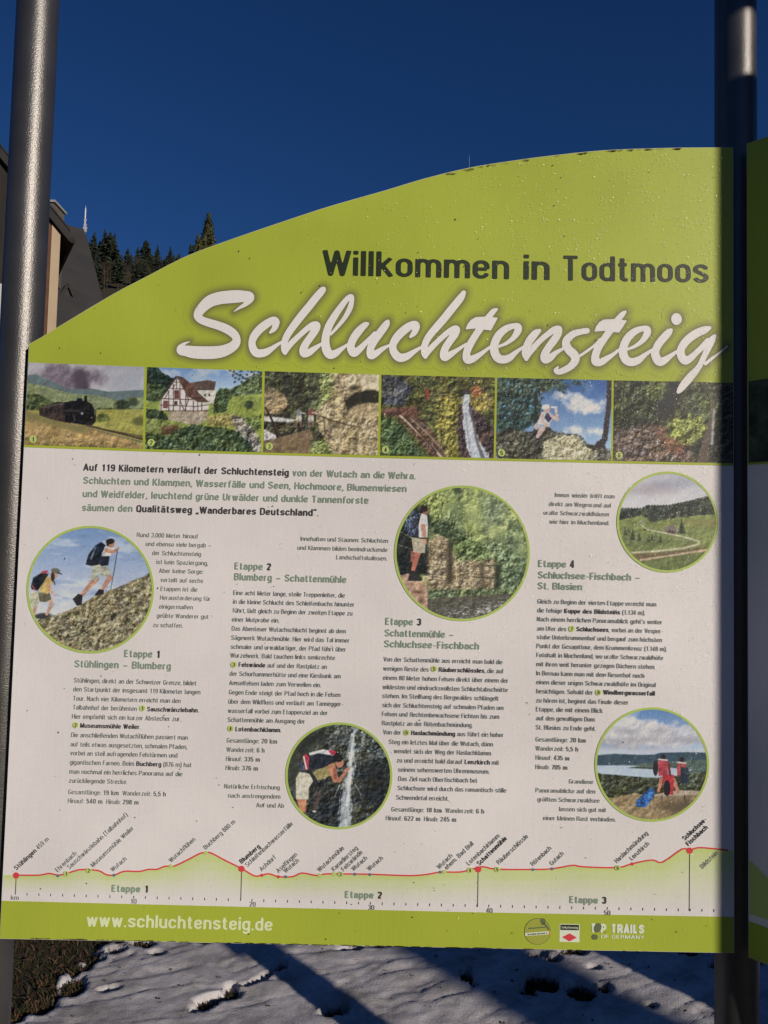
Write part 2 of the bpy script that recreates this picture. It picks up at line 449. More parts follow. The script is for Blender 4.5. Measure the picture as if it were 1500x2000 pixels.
# ------------------------------------------------------------------ inks
M_white = print_mat('white_film', tuple(ink((210, 194, 181))))
GREEN = (157, 159, 50)
M_green = print_mat('lime_green_ink', tuple(ink(GREEN)))
M_print = print_mat('photographic_print')
M_ring = print_mat('ring_green_ink', tuple(ink((164, 174, 84))))
M_head = print_mat('grey_green_ink', tuple(ink((126, 134, 112))))
M_dark = print_mat('dark_ink', tuple(ink((66, 60, 58))))
M_body = print_mat('text_grey_ink', tuple(ink((114, 109, 102))))
M_cap = print_mat('caption_grey_ink', tuple(ink((128, 122, 112))))
M_black = print_mat('welcome_black_ink', tuple(ink((38, 44, 26))))
M_title = print_mat('title_white_ink', tuple(ink((216, 202, 190))))
M_red = print_mat('red_ink', tuple(ink((200, 62, 64))))
M_blue = print_mat('blue_grey_ink', tuple(ink((86, 104, 118))))
M_badge = print_mat('badge_green_ink', tuple(ink((176, 180, 96))))
M_urn = print_mat('url_pale_ink', tuple(ink((205, 203, 150))))
M_grime = noise_mat('grime', (0.02, 0.02, 0.016), (0.06, 0.055, 0.04), 60, 0.9)
M_speck = noise_mat('dirt_speck', (0.05, 0.04, 0.03), (0.16, 0.13, 0.09), 60, 0.9)
M_edge = noise_mat('panel_edge', (0.42, 0.42, 0.38), (0.25, 0.26, 0.2), 60, 0.5)

# ------------------------------------------------------------------ the ground, the hill
def hill(x, y):
    h = 0.47 * np.clip(y - 80, 0, 330) - 0.25 * np.clip(y - 420, 0, 300)
    f = np.clip((x / np.maximum(y, 1.0) + 0.205) / 0.22, 0, 1); h = h * (1 - 0.36 * f * f * (3 - 2 * f))       # the ridge falls away behind the sign
    return np.maximum(h, 0) + 0.32 * np.clip(-y - 70, 0, 280) + 3.0 * fbm(x / 60, y / 60, 3) * np.clip((y - 90) / 60, 0, 1)  # includes an unseen valley side behind the camera, added to block low sky
def axis(lo, hi, dlo, dhi, fine, grow=1.25, most=12.0):
    a = list(np.arange(dlo, dhi + 1e-6, fine)); st = fine; x = dhi
    while x < hi: st = min(st * grow, most); x += st; a.append(x)
    st = fine; x = dlo
    while x > lo: st = min(st * grow, most); x -= st; a.insert(0, x)
    return np.array(a)
def grid_mesh(name, X, Y, Z, mats, smooth=True):
    ny, nx = X.shape; i = np.arange(ny * nx).reshape(ny, nx)
    q = np.stack([i[:-1, :-1], i[:-1, 1:], i[1:, 1:], i[1:, :-1]], -1).reshape(-1)
    return raw_mesh(name, np.stack([X.ravel(), Y.ravel(), Z.ravel()], 1), q, np.full(len(q) // 4, 4), mats, smooth=smooth)

M_earth = noise_mat('wet_grass_and_earth', (0.030, 0.026, 0.014), (0.055, 0.052, 0.022), 6, 0.95, 0.6, 8)
M_forest_floor = noise_mat('forest_floor', (0.03, 0.026, 0.018), (0.05, 0.045, 0.025), 0.3, 0.95, 0.3, 8)
xs = axis(-750, 750, -12, 12, 1.5, 1.2, 14); ys = axis(-400, 900, -12, 20, 1.5, 1.2, 14)
X, Y = np.meshgrid(xs, ys)
Z = hill(X, Y)
link('ground', grid_mesh('ground', X, Y, Z, [M_earth]), kind='structure')

# snow lying on the grass, with holes trodden and melted through it
holes = [(276, 1854, 20, 9, 0), (224, 1871, 20, 8, -8), (308, 1877, 15, 6, 0), (152, 1900, 22, 8, -10), (186, 1889, 17, 6, -10), (142, 1942, 24, 20, -30),
         (96, 1920, 34, 9, -22), (76, 1966, 30, 12, -5), (36, 1990, 26, 14, 0), (216, 1948, 22, 4, -10), (428, 1968, 46, 9, -12), (398, 1984, 30, 8, -20), (452, 1952, 14, 12, 40),
         (500, 1934, 34, 4, -28), (548, 1904, 14, 8, -30), (520, 1922, 30, 4, -28), (655, 1994, 30, 10, -10), (680, 1868, 24, 3, -5), (912, 1922, 12, 12, 0), (925, 1940, 8, 6, 0),
         (1060, 1936, 36, 19, 5), (1030, 1952, 18, 10, 0), (1135, 1952, 32, 17, 5), (1180, 1945, 12, 10, 0), (1044, 1878, 22, 7, 0), (1080, 1886, 18, 6, 0), (1120, 1870, 26, 10, 0),
         (1340, 1872, 30, 7, 10), (1300, 1862, 16, 6, 10), (1273, 1980, 10, 5, 0), (1010, 1862, 20, 6, 0), (600, 1852, 30, 5, 0), (390, 1853, 25, 5, 0), (700, 1858, 60, 4, 3), (1400, 1905, 18, 8, 20), (1160, 1905, 14, 3, 0)]
xs = axis(-16, 16, -2.3, 2.6, 0.014, 1.18, 0.6); ys = axis(0.6, 16, 2.2, 3.5, 0.012, 1.18, 0.6)
X, Y = np.meshgrid(xs, ys)
ca, sa = math.cos(0.45), math.sin(0.45)
U, Vv = X * ca + Y * sa, -X * sa + Y * ca                  # wind-blown ridges run slightly askew
S = 0.034 + 0.009 * fbm(U * 1.3, Vv * 3.2, 5) + 0.006 * fbm(U * 5, Vv * 13, 9) + 0.003 * fbm(U * 22, Vv * 40, 12, 3)
rid = np.abs(fbm(U * 2.1, Vv * 8.5, 31))
S -= 0.006 * np.clip(1 - rid * 9, 0, 1) * np.clip(1 + 2 * fbm(X * 1.2, Y * 1.2, 61), 0, 1)
S += 0.0012 * fbm(X * 60, Y * 60, 41, 3)
for (hx, hy, rx, ry, an) in holes:
    c = on_ground(hx, hy); t = math.radians(an)
    e = on_ground(hx + rx * math.cos(t), hy + rx * math.sin(t)) - c; n_ = on_ground(hx + ry * math.sin(t), hy - ry * math.cos(t)) - c
    det = e.x * n_.y - e.y * n_.x; dx, dy = (X - c.x), (Y - c.y)
    q = np.hypot((dx * n_.y - dy * n_.x) / det, (dy * e.x - dx * e.y) / det) + 0.35 * fbm(X * 26, Y * 26, int(hx)) + 0.10
    S -= 0.20 * np.clip(1.2 - q, 0, 1) - 0.003 * np.clip(1 - np.abs(q - 1.35) * 3.2, 0, 1)
gl = on_ground(262, 1850); gb = on_ground(85, 2000)
lineX = gl.x + (Y - gl.y) * (gl.x - gb.x) / (gl.y - gb.y)     # grass margin on the left
edge = (lineX - X) * 0.55 + 0.13 * fbm(X * 8, Y * 8, 77) + 0.07 * fbm(X * 25, Y * 25, 78)
S -= np.clip(edge * 0.9 + 0.0, 0, 0.2)
S -= 0.2 * np.clip(fbm(X * 0.35 + 9, Y * 0.35, 51) - 0.25, 0, 1) * (Y > 4)
border = np.maximum(np.abs(X) - 13, np.maximum(Y - 13, 2.0 - Y) + 0.0 * X)
border = np.where(Y < 3, np.maximum(border, 1.95 - Y + 0.25 * fbm(X * 1.5, Y * 1.5, 88)) * 1.5, border)
S -= np.clip(border * 0.06, 0, 0.3)
S = np.maximum(S, -0.06)
M_snow = new_mat('old_snow', (0.62, 0.63, 0.66), 0.55, 0, 0.3)
p = M_snow.node_tree.nodes['Principled BSDF']
p.inputs['Subsurface Weight'].default_value = 0.0
tc = nd(M_snow, 'ShaderNodeNewGeometry')
n1 = nd(M_snow, 'ShaderNodeTexNoise'); n1.inputs['Scale'].default_value = 160; n1.inputs['Detail'].default_value = 4
n2 = nd(M_snow, 'ShaderNodeTexNoise'); n2.inputs['Scale'].default_value = 7; n2.inputs['Detail'].default_value = 8; n2.inputs['Roughness'].default_value = 0.7
for n in (n1, n2): lk(M_snow, tc.outputs['Position'], n.inputs['Vector'])
rp = nd(M_snow, 'ShaderNodeValToRGB'); rp.color_ramp.elements[0].position = 0.34; rp.color_ramp.elements[0].color = (0.30, 0.29, 0.28, 1)
rp.color_ramp.elements[1].position = 0.60; rp.color_ramp.elements[1].color = (0.62, 0.61, 0.62, 1)
lk(M_snow, n2.outputs[0], rp.inputs[0]); lk(M_snow, rp.outputs[0], p.inputs['Base Color'])
bp = nd(M_snow, 'ShaderNodeBump'); bp.inputs['Strength'].default_value = 0.5; bp.inputs['Distance'].default_value = 0.006
lk(M_snow, n1.outputs[0], bp.inputs['Height']); lk(M_snow, bp.outputs[0], p.inputs['Normal'])
snow_h = (xs, ys, S)
link('snow', grid_mesh('snow', X, Y, S, [M_snow]), kind='stuff', label='thin trodden snow with dark holes melted down to the wet grass')
def snow_at(x, y):
    return S[min(np.searchsorted(ys, y), len(ys) - 1), min(np.searchsorted(xs, x), len(xs) - 1)]

# grass blades in the bare margin and in the holes
gv = []; gf = []; gm = []
def blade(x, y, h, lean, k):
    a = rng.uniform(0, 6.28); w = rng.uniform(0.0015, 0.0035); b = len(gv)
    dx, dy = math.cos(a) * w, math.sin(a) * w; lx, ly = rng.normal(0, lean, 2)
    gv.extend([(x - dx, y - dy, -0.003), (x + dx, y + dy, -0.003), (x + lx * .5 + dx * .7, y + ly * .5 + dy * .7, h * .62), (x + lx * .5 - dx * .7, y + ly * .5 - dy * .7, h * .62), (x + lx, y + ly, h * 0.9)])
    gf.extend([(b, b + 1, b + 2, b + 3), (b + 3, b + 2, b + 4)]); gm.extend([k, k])
for _ in range(21000):
    y = rng.uniform(2.15, 4.3); x = rng.uniform(-3.0, -0.75)
    xl = gl.x + (y - gl.y) * (gl.x - gb.x) / (gl.y - gb.y)
    if x > xl + rng.normal(0.05, 0.09): continue
    gg = float(vnoise(np.array(x * 7.0), np.array(y * 7.0), 91)); kk = 1 if rng.uniform() < .25 + .7 * gg else (0 if rng.uniform() < .55 else 2)
    blade(x, y, rng.uniform(0.006, 0.034), 0.028, kk)
for (hx, hy, rx, ry, an) in holes:
    c = on_ground(hx, hy); e = on_ground(hx + rx, hy); n_ = on_ground(hx, hy - ry)
    for _ in range(int(12 + rx * ry * 0.35)):
        t = rng.uniform(0, 6.28); q = math.sqrt(rng.uniform(0, 1.0))
        blade(c.x + math.cos(t) * q * (e - c).length, c.y + math.sin(t) * q * (n_ - c).length, rng.uniform(0.012, 0.034), 0.012, int(rng.integers(0, 3)))
M_g = [noise_mat('grass_green', (0.035, 0.045, 0.014), (0.05, 0.055, 0.02), 8), noise_mat('grass_brown', (0.13, 0.072, 0.034), (0.07, 0.04, 0.022), 8),
       noise_mat('grass_dark', (0.02, 0.028, 0.012), (0.035, 0.03, 0.018), 8)]
for _ in range(1500):                                     # dead leaves and bits of litter between the blades and on the snow
    y = rng.uniform(2.15, 4.0); x = rng.uniform(-2.6, 2.2); xl = gl.x + (y - gl.y) * (gl.x - gb.x) / (gl.y - gb.y)
    on_snow = x > xl + .02
    if on_snow and rng.uniform() > .35: continue
    z_ = snow_at(x, y) + .004 if on_snow else rng.uniform(.004, .02); z_ = max(z_, .003)
    r_ = rng.uniform(.003, .009) if on_snow else rng.uniform(.008, .022); a_ = rng.uniform(0, 6.28); b_ = len(gv)
    for q_ in range(5):
        t_ = a_ + q_ * 1.257; rr_ = r_ * rng.uniform(.5, 1.1); gv.append((x + math.cos(t_) * rr_, y + math.sin(t_) * rr_ * .8, z_ + rng.uniform(-.002, .006)))
    gf.append(tuple(range(b_, b_ + 5))); gm.append(1 if rng.uniform() < .7 else 2)
me = bpy.data.meshes.new('grass'); me.from_pydata(gv, [], gf)
for m in M_g: me.materials.append(m)
me.polygons.foreach_set('material_index', gm); me.update()
link('grass', me, kind='stuff', label='short wet winter grass, green and brown, beside the snow')

# ------------------------------------------------------------------ the sign: posts and panels
M_post = new_mat('galvanised_steel', (0.33, 0.325, 0.315), 0.36, 0.75, 0.5)
p = M_post.node_tree.nodes['Principled BSDF']
tc = nd(M_post, 'ShaderNodeTexCoord')
n1 = nd(M_post, 'ShaderNodeTexNoise'); n1.inputs['Scale'].default_value = 380; n1.inputs['Detail'].default_value = 3
n2 = nd(M_post, 'ShaderNodeTexNoise'); n2.inputs['Scale'].default_value = 9; n2.inputs['Detail'].default_value = 6
for n in (n1, n2): lk(M_post, tc.outputs['Object'], n.inputs['Vector'])
bp = nd(M_post, 'ShaderNodeBump'); bp.inputs['Strength'].default_value = 0.6; bp.inputs['Distance'].default_value = 0.0012
lk(M_post, n1.outputs[0], bp.inputs['Height']); lk(M_post, bp.outputs[0], p.inputs['Normal'])
rr = nd(M_post, 'ShaderNodeMapRange'); rr.inputs[3].default_value = 0.30; rr.inputs[4].default_value = 0.42
lk(M_post, n2.outputs[0], rr.inputs[0]); lk(M_post, rr.outputs[0], p.inputs['Roughness'])
rc = nd(M_post, 'ShaderNodeValToRGB'); rc.color_ramp.elements[0].color = (0.10, 0.10, 0.098, 1); rc.color_ramp.elements[1].color = (0.18, 0.178, 0.172, 1)
lk(M_post, n2.outputs[0], rc.inputs[0]); lk(M_post, rc.outputs[0], p.inputs['Base Color'])

sign = empty('trail_sign', (0, YP, 0), 'large green and white hiking trail map board bolted between round grey steel posts', 'sign')
def post_at(c, top=3.6):
    mb = MB(); mb.tube((c.x, c.y, -0.3), (c.x, c.y, top), 0.0448, 0.0448, 48)
    o = mb.build('sign_post', M_post, sign, smooth=True); o.matrix_parent_inverse = sign.matrix_world.inverted(); return o
sign.matrix_world = Matrix.Translation((0, YP, 0))
PL = at_depth(30, 900, YP); PR = at_depth(1437.5, 1000, YP)
U2 = Vector((0.684, -0.730, 0)).normalized()
P1 = Vector((PR.x, YP, 0)); P2 = P1 + U2 * 1.42
post_l = post_at(PL); post_r = post_at(P1); post_o = post_at(P2, 2.75)
post_l['label'] = 'sunlit post at the tall outer end of the arc'; post_r['label'] = 'shaded post at the corner between the two panels'
inv = sign.matrix_world.inverted()
def sub(o):
    o.matrix_parent_inverse = inv
    return o

arc_px = catmull([(54, 673), (79, 659.6), (124.7, 631.7), (220, 575), (290, 538), (366.7, 499), (450, 468), (540, 437), (640, 404), (750, 372.5), (830, 348.5), (917, 327.5), (1000, 314), (1080, 303.5), (1180, 293.5), (1300, 289), (1400, 288), (1433, 288)], 4)
ax, az = B(arc_px[:, 0], arc_px[:, 1])
bl = B([2, 1433], [1832, 1863])
x_left = float((ax[0] + bl[0][0]) / 2); x_right = float(B(1433, 1000)[0])
z_bot = float(bl[1].mean())
ax = np.clip(ax, x_left, x_right); ax[0] = x_left; ax[-1] = x_right
TH = 0.009
outline = [(x_left, z_bot), (x_right, z_bot)] + [(float(a), float(b)) for a, b in zip(ax[::-1], az[::-1])]
def panel_mesh(outline, to_world, mats, name):
    n = len(outline); fr = [to_world(a, b, 0) for a, b in outline]; bk = [to_world(a, b, TH) for a, b in outline]
    me = bpy.data.meshes.new(name)
    me.from_pydata(fr + bk, [], [tuple(range(n)), tuple(range(2 * n - 1, n - 1, -1))] + [(i, n + i, n + (i + 1) % n, (i + 1) % n) for i in range(n)])
    for m in mats: me.materials.append(m)
    for pl in me.polygons: pl.material_index = 0 if pl.index < 1 else 1
    me.update(); return me
panel = sub(link('sign_panel', panel_mesh(outline, lambda a, b, t: (a, YB + t, b), [M_white, M_edge], 'sign_panel'), sign,
                 label='main panel with the curved green top and the white text field'))
def psub(o):
    return o       # parts of the panel keep world coordinates, as the panel's own matrix is the identity

# clamps that hold the panel to the posts, on its back
for (px_, zz) in ((x_left + .042, 0.95), (x_left + .042, 1.75), (x_right - .042, 0.95), (x_right - .042, 1.75), (x_right - .042, 2.3)):
    mb = MB(); mb.box((px_ - 0.035, YB + TH + 0.001, zz - 0.02), (px_ + 0.035, YP + 0.052, zz + 0.02))
    c = mb.build('post_clamp', M_post, sign); sub(c)

# ---- the green field
strip_top = np.array([(46, 708), (52, 708), (285, 717), (515.8, 725), (743, 732), (969, 737.5), (1196, 743), (1395, 747), (1434, 748)])
strip_bot = np.array([(42, 868), (47, 868.5), (281.6, 877), (513, 883.5), (739, 889.5), (965.6, 895), (1195, 900), (1395, 904), (1434, 905)])
topy = lambda x: np.interp(x, strip_top[:, 0], strip_top[:, 1]); boty = lambda x: np.interp(x, strip_bot[:, 0], strip_bot[:, 1])
gx = np.linspace(1433, 46, 40); sbx, sbz = B(gx, boty(gx) + 5)
eps = 0.0006
P = [(float(np.clip(a, x_left + eps, x_right - eps)), float(b)) for a, b in zip(sbx, sbz)]
P += [(float(np.clip(a, x_left + eps, x_right - eps)), float(b) - eps) for a, b in zip(ax, az)]
tb = TextBlock(); tb.poly(P, M_green)
tb.build('green_field', panel, 1, on_panel)
fx = np.linspace(1433, 2, 30)
fty = lambda x: np.interp(x, [0, 480, 900, 1395, 1440], [1759, 1771, 1781, 1790, 1791])
a, b = B(fx, fty(fx))
tb = TextBlock()
tb.poly([(x_left + eps, z_bot + eps), (x_right - eps, z_bot + eps)] + [(float(np.clip(q, x_left + eps, x_right - eps)), float(r)) for q, r in zip(a, b)], M_green)
tb.build('green_footer', panel, 1, on_panel)

# ------------------------------------------------------------------ the printed photographs: colour fields painted with numpy
class Paint:
    def __init__(s, X, Y, ox, oy, sc):
        s.PX, s.PY = X, Y; s.X = (X - ox) * sc; s.Y = (Y - oy) * sc; s.sc = sc
        s.C = np.zeros(X.shape + (3,)); s.k = sc; s.T = np.full(X.shape, .05)
    def n(s, size, seed, o=4, ax=1.0, rot=0):
        x, y = s.X, s.Y
        if rot: x, y = x * math.cos(rot) + y * math.sin(rot), -x * math.sin(rot) + y * math.cos(rot)
        return fbm(x / size, y / size * ax, seed, o)
    def put(s, m, c, tex=None, amp=0.0, keep=False):
        c = np.asarray(c, float)
        if not keep: s.T = s.T * (1 - m) + (amp if tex is not None else .04) * m
        if tex is not None: c = c * (1 + amp * tex[..., None])
        s.C = s.C * (1 - m[..., None]) + np.broadcast_to(c, s.C.shape) * m[..., None]
    def fill(s, c, tex=None, amp=0): s.put(np.ones(s.X.shape), c, tex, amp)
    def grad(s, y0, c0, y1, c1, horiz=False):
        t = np.clip(((s.X if horiz else s.Y) - y0) / (y1 - y0), 0, 1)[..., None]
        s.C = np.asarray(c0, float) * (1 - t) + np.asarray(c1, float) * t
    def poly(s, P, c, soft=1.0, tex=None, amp=0, wob=0, wn=None, m0=1.0):
        d = poly_sdf(s.X, s.Y, P)
        if wn is not None: d = d + wob * wn
        m = np.clip(0.5 - d / (soft * s.k), 0, 1) * m0; s.put(m, c, tex, amp)
        if tex is None: s.T += .16 * m
    def ell(s, cx, cy, rx, ry, c, rot=0, soft=1.0, tex=None, amp=0, wob=0, wn=None, m0=1.0):
        dx, dy = s.X - cx, s.Y - cy; t = math.radians(rot)
        a, b = dx * math.cos(t) + dy * math.sin(t), -dx * math.sin(t) + dy * math.cos(t)
        d = (np.sqrt((a / rx) ** 2 + (b / ry) ** 2) - 1) * min(rx, ry)
        if wn is not None: d = d + wob * wn
        s.put(np.clip(0.5 - d / (soft * s.k), 0, 1) * m0, c, tex, amp)
    def line(s, pts, c, soft=1.0, m0=1.0, wn=None, wob=0):
        D = np.full(s.X.shape, 1e9)
        for (a, b) in zip(pts[:-1], pts[1:]):
            D = np.minimum(D, seg_sdf(s.X, s.Y, a[0], a[1], a[2], b[0], b[1], b[2]))
        if wn is not None: D = D + wob * wn
        m = np.clip(0.5 - D / (soft * s.k), 0, 1) * m0; s.put(m, c); s.T += .14 * m
    def above(s, pts, c, below=True, tex=None, amp=0, wob=0, wn=None, soft=1.5):
        pts = np.array(pts, float); yy = np.interp(s.X, pts[:, 0], pts[:, 1])
        d = (yy - s.Y) if below else (s.Y - yy)
        if wn is not None: d = d + wob * wn
        s.put(np.clip(0.5 - d / (soft * s.k), 0, 1), c, tex, amp)
    def speck(s, size, seed, thr, c, region=None, amp=1.0, ax=1.0, rot=0):
        q = s.n(size, seed, 3, ax, rot); m = np.clip((q - thr) * 5, 0, 1) * amp
        if region is not None: m = m * region
        s.put(m, c, keep=True)
    def reg(s, P, soft=4): return np.clip(0.5 - poly_sdf(s.X, s.Y, P) / (soft * s.k), 0, 1)

def train(p):
    W = 800
    p.grad(60, (172, 160, 158), 280, (196, 186, 176))
    p.put(np.clip(p.n(160, 1) * 1.5, 0, 0.5), (140, 140, 150))
    sm = np.clip(0.5 - (np.sqrt(((p.X - 300) / 190) ** 2 + ((p.Y - 150) / 75) ** 2) - 1 + 0.55 * p.n(70, 2)) * 1.6, 0, 1)
    p.put(sm * 0.85, (112, 92, 100), p.n(50, 3), 0.18)
    p.ell(392, 160, 46, 70, (82, 66, 74), -18, 12, wn=p.n(30, 4), wob=18, m0=0.9)
    p.ell(422, 225, 20, 40, (70, 58, 62), 0, 8, m0=0.9)
    p.above([(60, 130), (130, 128), (200, 160), (320, 215), (460, 212), (560, 230), (700, 222), (800, 218)], (96, 108, 104), tex=p.n(30, 5), amp=0.12)
    p.above([(60, 175), (150, 190), (330, 240), (480, 250), (620, 285), (700, 262), (800, 262)], (128, 134, 86), tex=p.n(60, 6, ax=3), amp=0.2)
    p.above([(60, 235), (140, 250), (260, 300), (330, 330), (520, 330), (800, 330)], (74, 84, 42), tex=p.n(18, 7), amp=0.4, wob=14, wn=p.n(22, 8))
    p.ell(640, 310, 46, 30, (48, 60, 38), 0, 4, wn=p.n(14, 9), wob=8, tex=p.n(10, 9), amp=.3); p.ell(705, 290, 30, 26, (60, 72, 46), 0, 4, wn=p.n(14, 10), wob=8)
    p.above([(60, 340), (330, 342), (480, 338), (800, 335)], (158, 146, 66), tex=p.n(40, 11, ax=3), amp=0.16)
    p.ell(525, 385, 38, 26, (92, 98, 46), 0, 4, wn=p.n(12, 12), wob=8, tex=p.n(9, 12), amp=.3); p.ell(738, 408, 36, 24, (98, 94, 48), 0, 4, wn=p.n(12, 13), wob=8)
    p.poly([(50, 345), (150, 370), (430, 440), (800, 560), (800, 620), (40, 620)], (168, 132, 78), 2, p.n(34, 14, ax=2), 0.24)
    p.put(p.reg([(50, 520), (200, 510), (560, 540), (800, 560), (800, 620), (40, 620)], 14) * 0.6, (118, 100, 56), p.n(22, 15), 0.35)
    p.put(p.reg([(60, 345), (260, 395), (460, 450), (400, 480), (60, 400)], 10) * 0.8, (122, 110, 62))
    p.line([(430, 432, 5), (800, 522, 7)], (88, 66, 50)); p.line([(420, 436, 2), (800, 503, 3)], (70, 52, 42)); p.line([(420, 444, 2), (790, 540, 4)], (110, 92, 80))
    for i in range(18):
        x = 470 + i * 20; p.line([(x, 440 + i * 4.1, 2), (x + 14, 450 + i * 5.1, 2)], (62, 48, 40))
    car = [(140, 325), (250, 290), (300, 292), (330, 290), (330, 420), (220, 398), (145, 372)]
    p.poly(car, (58, 46, 40), 1, p.n(14, 16), 0.3); p.line([(160, 326, 4), (290, 300, 5)], (86, 74, 66))
    for i in range(7): p.line([(160 + i * 26, 340 - i * 2, 5), (160 + i * 26, 358 - i, 5)], (34, 30, 30), m0=.8)
    loco = [(292, 300), (330, 285), (365, 284), (372, 268), (400, 270), (404, 285), (412, 285), (412, 255), (430, 253), (432, 290), (455, 300), (470, 330), (484, 360), (480, 410), (460, 432), (400, 428), (300, 410)]
    p.poly(loco, (26, 24, 24), 1, p.n(12, 17), 0.35)
    p.ell(400, 360, 8, 8, (140, 138, 130)); p.ell(456, 385, 5, 5, (110, 100, 92)); p.line([(300, 345, 2), (380, 345, 2)], (70, 64, 60)); p.line([(345, 360, 3), (355, 400, 3)], (90, 86, 84), m0=.7)
    p.ell(478, 352, 8, 16, (88, 84, 60))

def mill(p):
    p.grad(80, (96, 128, 168), 230, (170, 184, 196), False)
    p.put(np.clip(p.n(110, 21, ax=1.6) * 2.2 + 0.1, 0, 0.85), (176, 176, 178))
    tr = lambda P, c, sd, w=12, a=.45: p.poly(P, c, 2, p.n(9, sd), a, w, p.n(16, sd + 1))
    tr([(780, 70), (850, 85), (900, 130), (960, 150), (960, 260), (780, 260)], (34, 52, 36), 22)
    tr([(780, 185), (860, 180), (910, 215), (880, 330), (780, 330)], (60, 84, 40), 24)
    tr([(1240, 230), (1330, 190), (1420, 140), (1500, 100), (1500, 300), (1240, 300)], (86, 104, 54), 26)
    p.above([(1150, 290), (1260, 262), (1400, 250), (1500, 240)], (136, 146, 52), tex=p.n(26, 28), amp=0.2)
    tr([(1180, 260), (1220, 208), (1270, 215), (1290, 262), (1260, 350), (1180, 360)], (62, 84, 42), 30)
    p.ell(1397, 308, 30, 26, (52, 72, 36), 0, 3, p.n(9, 31), .35, 5, p.n(10, 32))
    for i in range(26):
        x = 1285 + (i * 37) % 190; y = 100 + (i * 23) % 90; p.ell(x, y, 9, 6, (54, 60, 44), i * 30, 2, wn=p.n(8, 33), wob=4)
    p.line([(1280, 105, 1.5), (1380, 150, 2), (1480, 110, 2)], (60, 58, 44))
    base = [(920, 345), (1150, 330), (1155, 395), (1080, 435), (905, 400)]
    p.poly([(1045, 222), (1045, 178), (1190, 165), (1200, 240), (1185, 300), (1150, 300)], (196, 182, 160))
    p.poly([(1030, 180), (1150, 160), (1200, 170), (1190, 222), (1080, 222)], (92, 70, 58), 1, p.n(8, 34), .2)
    for x in (1135, 1160): p.ell(x, 250, 6, 9, (62, 56, 52))
    p.poly([(865, 290), (965, 150), (1090, 290), (1160, 300), (1155, 338), (1065, 352), (865, 340)], (206, 190, 176), 1, p.n(10, 35), .08)
    p.poly([(920, 345), (1065, 350), (1152, 335), (1150, 395), (1085, 434), (912, 398)], (168, 146, 118), 1.5, p.n(10, 36), .2)
    beam = (84, 52, 44)
    for a, b in [((880, 272), (1060, 278)), ((868, 310), (1070, 318)), ((900, 345), (1150, 345)), ((925, 210), (1010, 214)), ((945, 172), (985, 174)), ((872, 275), (872, 340)), ((918, 225), (918, 345)),
                 ((945, 185), (945, 345)), ((985, 185), (985, 345)), ((1020, 235), (1020, 345)), ((1065, 285), (1065, 352)), ((985, 280), (1010, 345)), ((1035, 282), (1012, 345)), ((920, 225), (895, 270)),
                 ((1010, 215), (1035, 275)), ((1090, 295), (1090, 345)), ((1115, 298), (1115, 342)), ((1068, 320), (1155, 308)), ((965, 150), (965, 215)), ((955, 190), (940, 212))]:
        p.line([(a[0], a[1], 2.6), (b[0], b[1], 2.6)], beam)
    p.poly([(950, 220), (980, 222), (980, 272), (950, 270)], (110, 62, 54)); p.poly([(950, 285), (970, 285), (970, 310), (950, 310)], (70, 48, 44)); p.poly([(885, 282), (915, 284), (912, 330), (882, 328)], (112, 66, 60))
    p.poly([(962, 135), (1000, 142), (1050, 180), (1100, 240), (1160, 292), (1092, 292), (1035, 262), (1000, 205)], (92, 62, 50), 1, p.n(7, 37), .25)
    p.line([(962, 140, 4), (930, 185, 4), (858, 275, 4)], (72, 46, 40))
    tr([(780, 330), (850, 335), (900, 360), (915, 400), (880, 420), (830, 450), (780, 480)], (48, 66, 34), 40)
    p.above([(780, 390), (880, 395), (960, 440), (1100, 430), (1180, 440), (1250, 460), (1500, 600)], (120, 124, 60), tex=p.n(20, 42), amp=.3, wob=8, wn=p.n(16, 43))
    p.poly([(870, 440), (975, 425), (975, 480), (880, 490)], (98, 72, 50), 2, p.n(7, 44), .3)
    tr([(1140, 380), (1240, 360), (1330, 370), (1320, 440), (1150, 435)], (146, 128, 66), 45, 10, .35)
    p.poly([(1290, 370), (1360, 380), (1440, 470), (1500, 600), (1380, 600), (1320, 470)], (126, 116, 100), 3, p.n(9, 47), .5, 10, p.n(14, 48))
    tr([(1360, 390), (1500, 360), (1500, 470), (1430, 460)], (104, 118, 46), 49)
    tr([(780, 470), (900, 500), (1000, 440), (1080, 425), (1240, 450), (1340, 470), (1420, 560), (1440, 620), (780, 620)], (54, 76, 38), 51, 16, .5)
    p.speck(16, 53, .25, (104, 126, 60), p.reg([(780, 500), (1050, 470), (1420, 560), (1440, 620), (780, 620)]), .7)

